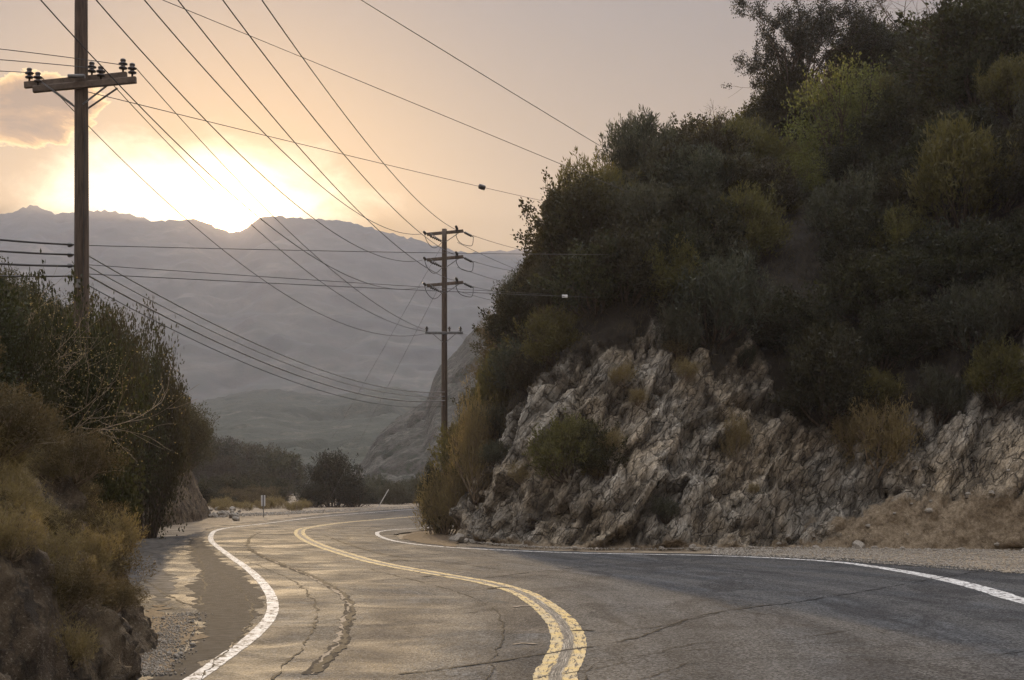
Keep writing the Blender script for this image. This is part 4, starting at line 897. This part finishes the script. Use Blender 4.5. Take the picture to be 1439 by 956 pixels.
# ------------------------------------------------------------------ utility poles
def insulator_pin(mb_, c, s=1.):
    mb_.lathe(c, [(.018*s, 0), (.018*s, .05*s), (.07*s, .055*s), (.075*s, .075*s), (.035*s, .10*s), (.035*s, .115*s), (.075*s, .125*s), (.08*s, .145*s), (.035*s, .17*s), (.05*s, .19*s), (.045*s, .22*s), (.01*s, .235*s)])
def pole_near():
    Y = 28.0; X = gx(112.5, Y)
    root = empty('utility_pole', (X, Y, 0), 'thick wooden utility pole with one double crossarm rising out of the left bank', 'utility pole')
    n = 40; z = np.linspace(-.5, 13.6, n); pts = np.stack([.035 * np.sin(z * .35) + .009 * (z - 6), np.zeros(n), z], 1)
    mb = MB(); mb.tube(pts, np.linspace(.165, .118, n), 16); obj('pole_shaft', mb.mesh('pole_shaft', M['wood'], True), root)
    for k, (xa, xb, dy, ya, yb) in enumerate(((35, 178, .16, 120, 106), (47, 191, -.16, 126, 112.5))):
        Ya, Yb = Y + dy + .12, Y + dy - .12
        a = (gx(xa, Ya) - X, Ya - Y, gz(ya, Ya)); b = (gx(xb, Yb) - X, Yb - Y, gz(yb, Yb))
        mb = MB(); mb.bar(a, b, .09, .13); arm = obj('crossarm', mb.mesh('crossarm', M['arm']), root)
        for f in ((.045, .66, .965) if k == 0 else (.045, .66, .965)):
            c = np.array(a) * (1 - f) + np.array(b) * f + [0, 0, .07]
            mi = MB(); insulator_pin(mi, c, 1.15); obj('insulator', mi.mesh('insulator', M['porcelain'], True), arm)
            tips_near.setdefault((k, f), np.array([X, Y, 0]) + c + [0, 0, .25])
    for dx in (-1, 1):
        for dy in (-.16, .16):
            mb = MB(); mb.bar((dx * .68, dy * 1.3, 9.87), (dx * .10, dy, 9.45), .035, .012, (0, 1, 0)); obj('brace', mb.mesh('brace', M['steel']), root)
    mb = MB(); mb.tube([(.10 + .009 * (q - 6), -.135, q) for q in np.linspace(.5, 9.2, 14)], .009, 5); obj('ground_wire', mb.mesh('ground_wire', M['cable']), root)
    mb = MB(); mb.bar((-.05, -.15, 5.95), (.05, -.15, 5.95), .012, .16); obj('blank_tag', mb.mesh('blank_tag', M['steel']), root)
    mb = MB(); mb.bar((-.16, -.23, 9.98), (.16, -.23, 9.98), .10, .06); obj('arm_clamp', mb.mesh('arm_clamp', M['steel']), root)
    for zz in (6.72, 6.52, 6.31, 6.10):
        mb = MB(); mb.lathe((-.17, -.05, zz), [(.02, -.06), (.045, -.05), (.045, .0), (.02, .05)], (1, 0, 0)); obj('cable_bracket', mb.mesh('cable_bracket', M['steel']), root)
    return root
tips_near = {}
pole_near()
PY = 62.0; PX = gx(624.5, PY)
def pole_far():
    root = empty('utility_pole', (PX, PY, 0), 'tall thin wooden utility pole with four crossarms at the nose of the cliff', 'utility pole')
    n = 24; z = np.linspace(-.3, gz(322, PY), n)
    mb = MB(); mb.tube(np.stack([z * 0, z * 0, z], 1), np.linspace(.155, .105, n), 12); obj('pole_shaft', mb.mesh('pole_shaft', M['wood'], True), root)
    s = PY / F
    for py in (327, 363, 399):
        z0 = gz(py, PY); a = ((600 - 624.5) * s, .1, z0 - .06); b = ((651 - 624.5) * s, -.1, z0 + .05)
        mb = MB(); mb.bar(a, b, .12, .13); arm = obj('crossarm', mb.mesh('crossarm', M['arm']), root)
        for (x0, y0, z_0), (x1, y1, z_1) in (((a[0] - .05, .05, a[2]), (a[0] - .12, -.45, a[2] + .03)), ((a[0] + .1, .2, a[2] - .05), (a[0] + .68, .75, a[2] - .22)),
                                             ((b[0] - .25, -.15, b[2] + .06), (b[0] - .30, -.7, b[2] + .12)), ((b[0], .1, b[2]), (b[0] + .42, .45, b[2] - .16))):
            p0, p1 = np.array([x0, y0, z_0]), np.array([x1, y1, z_1]); L_ = np.linalg.norm(p1 - p0); mi = MB()
            pr = [(.02, 0)]
            for q in range(6): h0 = .08 + q * (L_ - .16) / 6; pr += [(.025, h0), (.062, h0 + .01), (.055, h0 + .03), (.025, h0 + .045)]
            pr += [(.02, L_)]
            mi.lathe(p0, pr, p1 - p0, 8); obj('insulator', mi.mesh('insulator', M['porcelain'], True), arm)
        for P3 in ([(a[0] - .1, -.3, a[2]), (a[0] - .0, -.2, a[2] - .33), (a[0] + .22, .2, a[2] - .55), (a[0] + .42, .5, a[2] - .48), (a[0] + .64, .7, a[2] - .22)],
                   [(b[0] - .3, -.5, b[2] + .06), (b[0] - .28, -.3, b[2] - .3), (b[0] - .1, 0, b[2] - .52), (b[0] + .28, .2, b[2] - .60), (b[0] + .40, .3, b[2] - .5), (b[0] + .43, .45, b[2] - .16)]):
            mb = MB(); mb.tube(catmull(P3, 20), .014, 5); obj('jumper_wire', mb.mesh('jumper_wire', M['cable'], True), root)
        for x1 in (-.62, .62):
            mb = MB(); mb.bar((x1, -.09, z0 - .04), (.06 * np.sign(x1), -.09, z0 - .42), .035, .03, (0, 1, 0)); obj('brace', mb.mesh('brace', M['steel']), root)
    z0 = gz(468.5, PY); mb = MB(); mb.bar((-.82, -.14, z0), (.82, -.14, z0), .09, .11); arm = obj('crossarm', mb.mesh('crossarm', M['steel']), root)
    for x in (-.76, .22, .70):
        mi = MB(); insulator_pin(mi, (x, -.14, z0 + .05), 1.0); obj('insulator', mi.mesh('insulator', M['porcelain'], True), arm)
    for x1 in (-.5, .5):
        mb = MB(); mb.bar((x1, -.14, z0 - .04), (.07 * np.sign(x1), -.14, z0 - .40), .03, .03, (0, 1, 0)); obj('brace', mb.mesh('brace', M['steel']), root)
    return root
pole_far()

# ------------------------------------------------------------------ cables: straight in plan, sagging, fitted through what the photo shows
def wire(name, px, Ya, Yb, label, group, r=.012, mat='cable', ext0=None, ext1=None):
    """px: points from the start (depth Ya) to the end (depth Yb)"""
    x0, x1 = px[0][0], px[-1][0]; A = np.array([gx(x0, Ya), Ya]); B = np.array([gx(x1, Yb), Yb]); ts, zs = [], []
    for x, y in px:
        m_ = (x - CX) / F          # X = m*Y along the plan line
        den = (B[0] - A[0]) - m_ * (B[1] - A[1]); t_ = (m_ * A[1] - A[0]) / den if abs(den) > 1e-6 else 0
        Yt = A[1] + t_ * (B[1] - A[1]); ts.append(t_); zs.append(gz(y, Yt))
    co = np.polyfit(ts, zs, min(2, len(ts) - 1), w=[8] + [1] * (len(ts) - 2) + [8])
    t_ = np.linspace(-(ext0 or 0), 1 + (ext1 or 0), 60)
    P = np.stack([A[0] + t_ * (B[0] - A[0]), A[1] + t_ * (B[1] - A[1]), np.polyval(co, t_)], 1)
    mb = MB(); mb.tube(P, r, 5); return obj(name, mb.mesh(name, M[mat], True), label=label, cat='cable', group=group)
G1 = 'six power lines fanning overhead to the far pole'
wire('power_line', [(57, 0), (183, 128), (231, 188), (290, 246), (363, 309), (440, 362), (520, 394), (594, 403)], 22, PY, 'lowest-left overhead line of the fan, passing behind the near pole top', G1, .011, ext0=1.0)
wire('power_line', [(135, 0), (245, 118), (350, 235), (415, 289), (500, 342), (593, 366)], 22, PY, 'second overhead line of the fan counted from the left', G1, .011, ext0=1.0)
wire('power_line', [(203, 0), (360, 183), (450, 262), (520, 306), (593, 329)], 22, PY, 'third overhead line of the fan, ending at the left tip of the top crossarm', G1, .011, ext0=1.0)
wire('power_line', [(250, 0), (360, 138), (395, 180), (514, 307), (580, 362), (643, 396)], 22, PY, 'fourth overhead line of the fan, crossing in front of the far pole', G1, .011, ext0=1.0)
wire('power_line', [(313, 0), (360, 63), (449, 180), (530, 268), (594, 330), (643, 360)], 22, PY, 'fifth overhead line of the fan, to the right end of the middle crossarm', G1, .011, ext0=1.0)
wire('power_line', [(368, 0), (430, 90), (497, 180), (560, 252), (643, 324)], 22, PY, 'rightmost overhead line of the fan, to the right tip of the top crossarm', G1, .011, ext0=1.0)
wire('power_line', [(228, 0), (360, 54), (480, 100), (620, 160), (700, 196), (820, 245), (905, 280), (1005, 321)], 34, 58, 'long shallow line descending from top left onto the hillside', 'two lines running onto the hill', .010, ext0=.8)
wire('power_line', [(507, 0), (600, 58), (720, 130), (843, 205)], 34, 60, 'line entering at top centre and ending at the hill skyline', 'two lines running onto the hill', .013, ext0=.8)
wl = wire('power_line', [(118, 128), (250, 163), (360, 188), (480, 216), (590, 242), (680, 264), (765, 283)], 28.1, 61, 'thin line from the near crossarm to the hill carrying a small black splice', 'near pole lines', .009)
xs = gx(679, 58.0)
mb = MB(); mb.lathe((xs, 56.6, gz(263.5, 56.6)), [(.02, -.14), (.09, -.12), (.10, 0), (.09, .12), (.02, .14)], (1, .3, -.26)); so_ = mb.mesh('splice', M['porcelain'])
# put the splice exactly on its line
vv = np.zeros(len(wl.data.vertices) * 3); wl.data.vertices.foreach_get('co', vv); vv = vv.reshape(-1, 5, 3).mean(1); pxx = CX + F * vv[:, 0] / vv[:, 1]; k = np.abs(pxx - 679).argmin()
off = vv[k] - np.array([xs, 56.6, gz(263.5, 56.6)]); so_.transform(__import__('mathutils').Matrix.Translation(Vector(off))); obj('splice', so_, wl)
G2 = 'three lines from the near crossarm to the low crossarm of the far pole'
wire('power_line', [(193, 98), (240, 148), (284, 200), (383, 306), (480, 390), (540, 434), (598, 464)], 27.9, PY, 'line from the right insulators of the near crossarm to the far pole', G2, .009)
wire('power_line', [(143, 102), (230, 190), (360, 320), (440, 390), (520, 440), (600, 466)], 28.0, PY, 'line from the middle insulators of the near crossarm to the far pole', G2, .009)
wire('power_line', [(58, 108), (75, 125), (208, 255), (265, 308), (360, 388), (450, 442), (537, 472), (603, 468)], 28.1, PY, 'line from the left insulators of the near crossarm to the far pole', G2, .009)
G3 = 'three thin lines running left from the near crossarm'
wire('power_line', [(176, 92), (90, 80), (0, 69)], 27.9, 25, 'upper of the three thin lines leaving the near crossarm leftwards', G3, .008, ext1=1.)
wire('power_line', [(132, 96), (60, 89), (0, 84)], 28, 25, 'middle of the three thin lines leaving the near crossarm leftwards', G3, .008, ext1=1.)
wire('power_line', [(40, 102), (20, 101), (0, 100)], 28.2, 27, 'lowest thin line leaving the left end of the near crossarm', G3, .008, ext1=4.)
G4 = 'communication cables from the near pole to the far pole'
wire('communication_cable', [(120, 357), (233, 420), (350, 480), (430, 513), (510, 537), (570, 548), (625, 551)], 28, PY - .2, 'topmost of the four pale cables sagging from near pole to far pole', G4, .017, 'palecable')
wire('communication_cable', [(120, 372), (230, 437), (327, 482), (420, 518), (500, 540), (570, 554), (625, 557)], 28, PY - .2, 'second pale cable from the top between the two poles', G4, .014, 'palecable')
wire('communication_cable', [(120, 385), (210, 434), (306, 482), (400, 523), (500, 551), (570, 562), (625, 563)], 28, PY - .2, 'third and darkest cable from the top between the two poles', G4, .022, 'palecable')
wire('communication_cable', [(120, 399), (200, 442), (283, 484), (360, 517), (420, 539), (520, 565), (575, 573), (625, 570)], 28, PY - .2, 'lowest of the four pale cables between the two poles', G4, .010, 'cable')
G5 = 'communication cables running left from the near pole'
for j, (ya, yb, w_) in enumerate(((344, 337, .02), (358, 353, .02), (374, 371, .022), (388, 388, .016))):
    wire('communication_cable', [(103, ya), (50, (ya + yb) / 2 + .5), (0, yb)], 28, 25, ('uppermost', 'second', 'third and thickest', 'lowest')[j] + ' dark cable from the near pole to the left edge', G5, w_, ext1=1.)
G6 = 'thin level lines crossing the valley to the hill'
wire('power_line', [(118, 345), (360, 350), (620, 356), (980, 358)], 28, 56, 'upper thin level line crossing from the near pole to the hill', G6, .008)
wire('power_line', [(120, 372), (360, 389), (590, 403), (690, 409), (795, 415)], 28, 54, 'middle thin level line crossing from the near pole to the hill', G6, .008)
w3 = wire('power_line', [(120, 385), (360, 398), (590, 409), (700, 412), (795, 416), (915, 421)], 28, 53, 'lowest thin level line carrying a pale tag before the hill', G6, .009)
vv = np.zeros(len(w3.data.vertices) * 3); w3.data.vertices.foreach_get('co', vv); vv = vv.reshape(-1, 5, 3).mean(1); pxx = CX + F * vv[:, 0] / vv[:, 1]
k = np.abs(pxx - 795).argmin(); mb = MB(); mb.bar(vv[k] + [-.09, 0, 0], vv[k] + [.09, 0, 0], .05, .10); obj('tag', mb.mesh('tag', M['signwhite']), w3)
sel = vv[(pxx > 843)]; mb = MB(); mb.tube(sel, .026, 6); obj('cable_sleeve', mb.mesh('cable_sleeve', M['stake']), w3)
G7 = 'lines from the far pole to the hill on its right'
for j, (a, b, Yb_) in enumerate((((664, 331), (712, 346), 70), ((664, 367), (700, 377), 70), ((664, 403), (700, 410), 70), ((643, 341), (700, 368), 70), ((643, 376), (695, 393), 70), ((643, 409), (690, 422), 70))):
    wire('power_line', [a, ((a[0] + b[0]) / 2, (a[1] + b[1]) / 2 + .5), b], PY + .4, Yb_, 'line from the ' + ('right tip of the top', 'right tip of the middle', 'right tip of the third', 'left arm of the top', 'left arm of the middle', 'left arm of the third')[j] + ' crossarm into the hill', G7, .011, ext1=.8)
def guy(p0, p1, lab):
    mb = MB(); mb.tube([p0, p1], .007, 4); obj('guy_wire', mb.mesh('guy_wire', M['steel']), label=lab, cat='cable', group='guy wires of the far pole')
guy((PX - .1, PY, gz(345, PY)), (gx(405, 92), 92, 0), 'guy wire slanting down left from the top of the far pole')
guy((PX - .1, PY, gz(395, PY)), (gx(452, 96), 96, 0), 'guy wire slanting down left from the third crossarm of the far pole')

# ------------------------------------------------------------------ roadside marker and leaning stake
Ym = 91.
root = empty('marker_post', (gx(370, Ym), Ym, 0), 'thin roadside marker post with narrow white panels at the far bend', 'marker post')
mb = MB(); mb.bar((0, .02, -.1), (0, .02, 1.38), .05, .05, (0, 1, 0)); obj('post', mb.mesh('post', M['steel']), root)
for dx in (-.085, .085):
    mb = MB(); mb.bar((dx, -.03, .66), (dx, -.03, 1.36), .10, .02, (0, 1, 0)); obj('panel', mb.mesh('panel', M['signwhite']), root)
mb = MB(); mb.bar((0, -.045, .64), (0, -.045, 1.40), .06, .02, (0, 1, 0)); obj('stripe', mb.mesh('stripe', M['signdark']), root)
Ys = 131.
mb = MB(); mb.tube([(gx(531, Ys), Ys, -.1), (gx(546, Ys), Ys, gz(688, Ys))], .045, 6); obj('leaning_stake', mb.mesh('leaning_stake', M['stake']), label='pale thin stake leaning right of the lone bush at the far bend', cat='stake')

# ------------------------------------------------------------------ camera and render settings
cd = bpy.data.cameras.new('camera'); cd.sensor_width = 36; cd.lens = 36 * F / 1439; cd.shift_y = (HY - 478) / 1439; cd.clip_start = .1; cd.clip_end = 12000
co = bpy.data.objects.new('camera', cd); co.location = (0, 0, CAMH); co.rotation_euler = (R(90), 0, 0); C.objects.link(co); sc.camera = co
sc.view_settings.view_transform = 'Standard'; sc.view_settings.look = 'None'; sc.view_settings.gamma = 1; sc.view_settings.exposure = .42; sc.view_settings.use_curve_mapping = False
sc.render.engine = 'CYCLES'; cy = sc.cycles; cy.use_denoising = True; cy.denoising_prefilter = 'NONE'; cy.volume_bounces = 1; cy.max_bounces = 6; cy.diffuse_bounces = 3; cy.transmission_bounces = 3; cy.use_adaptive_sampling = True; cy.adaptive_threshold = .02
cy.sample_clamp_indirect = 6.
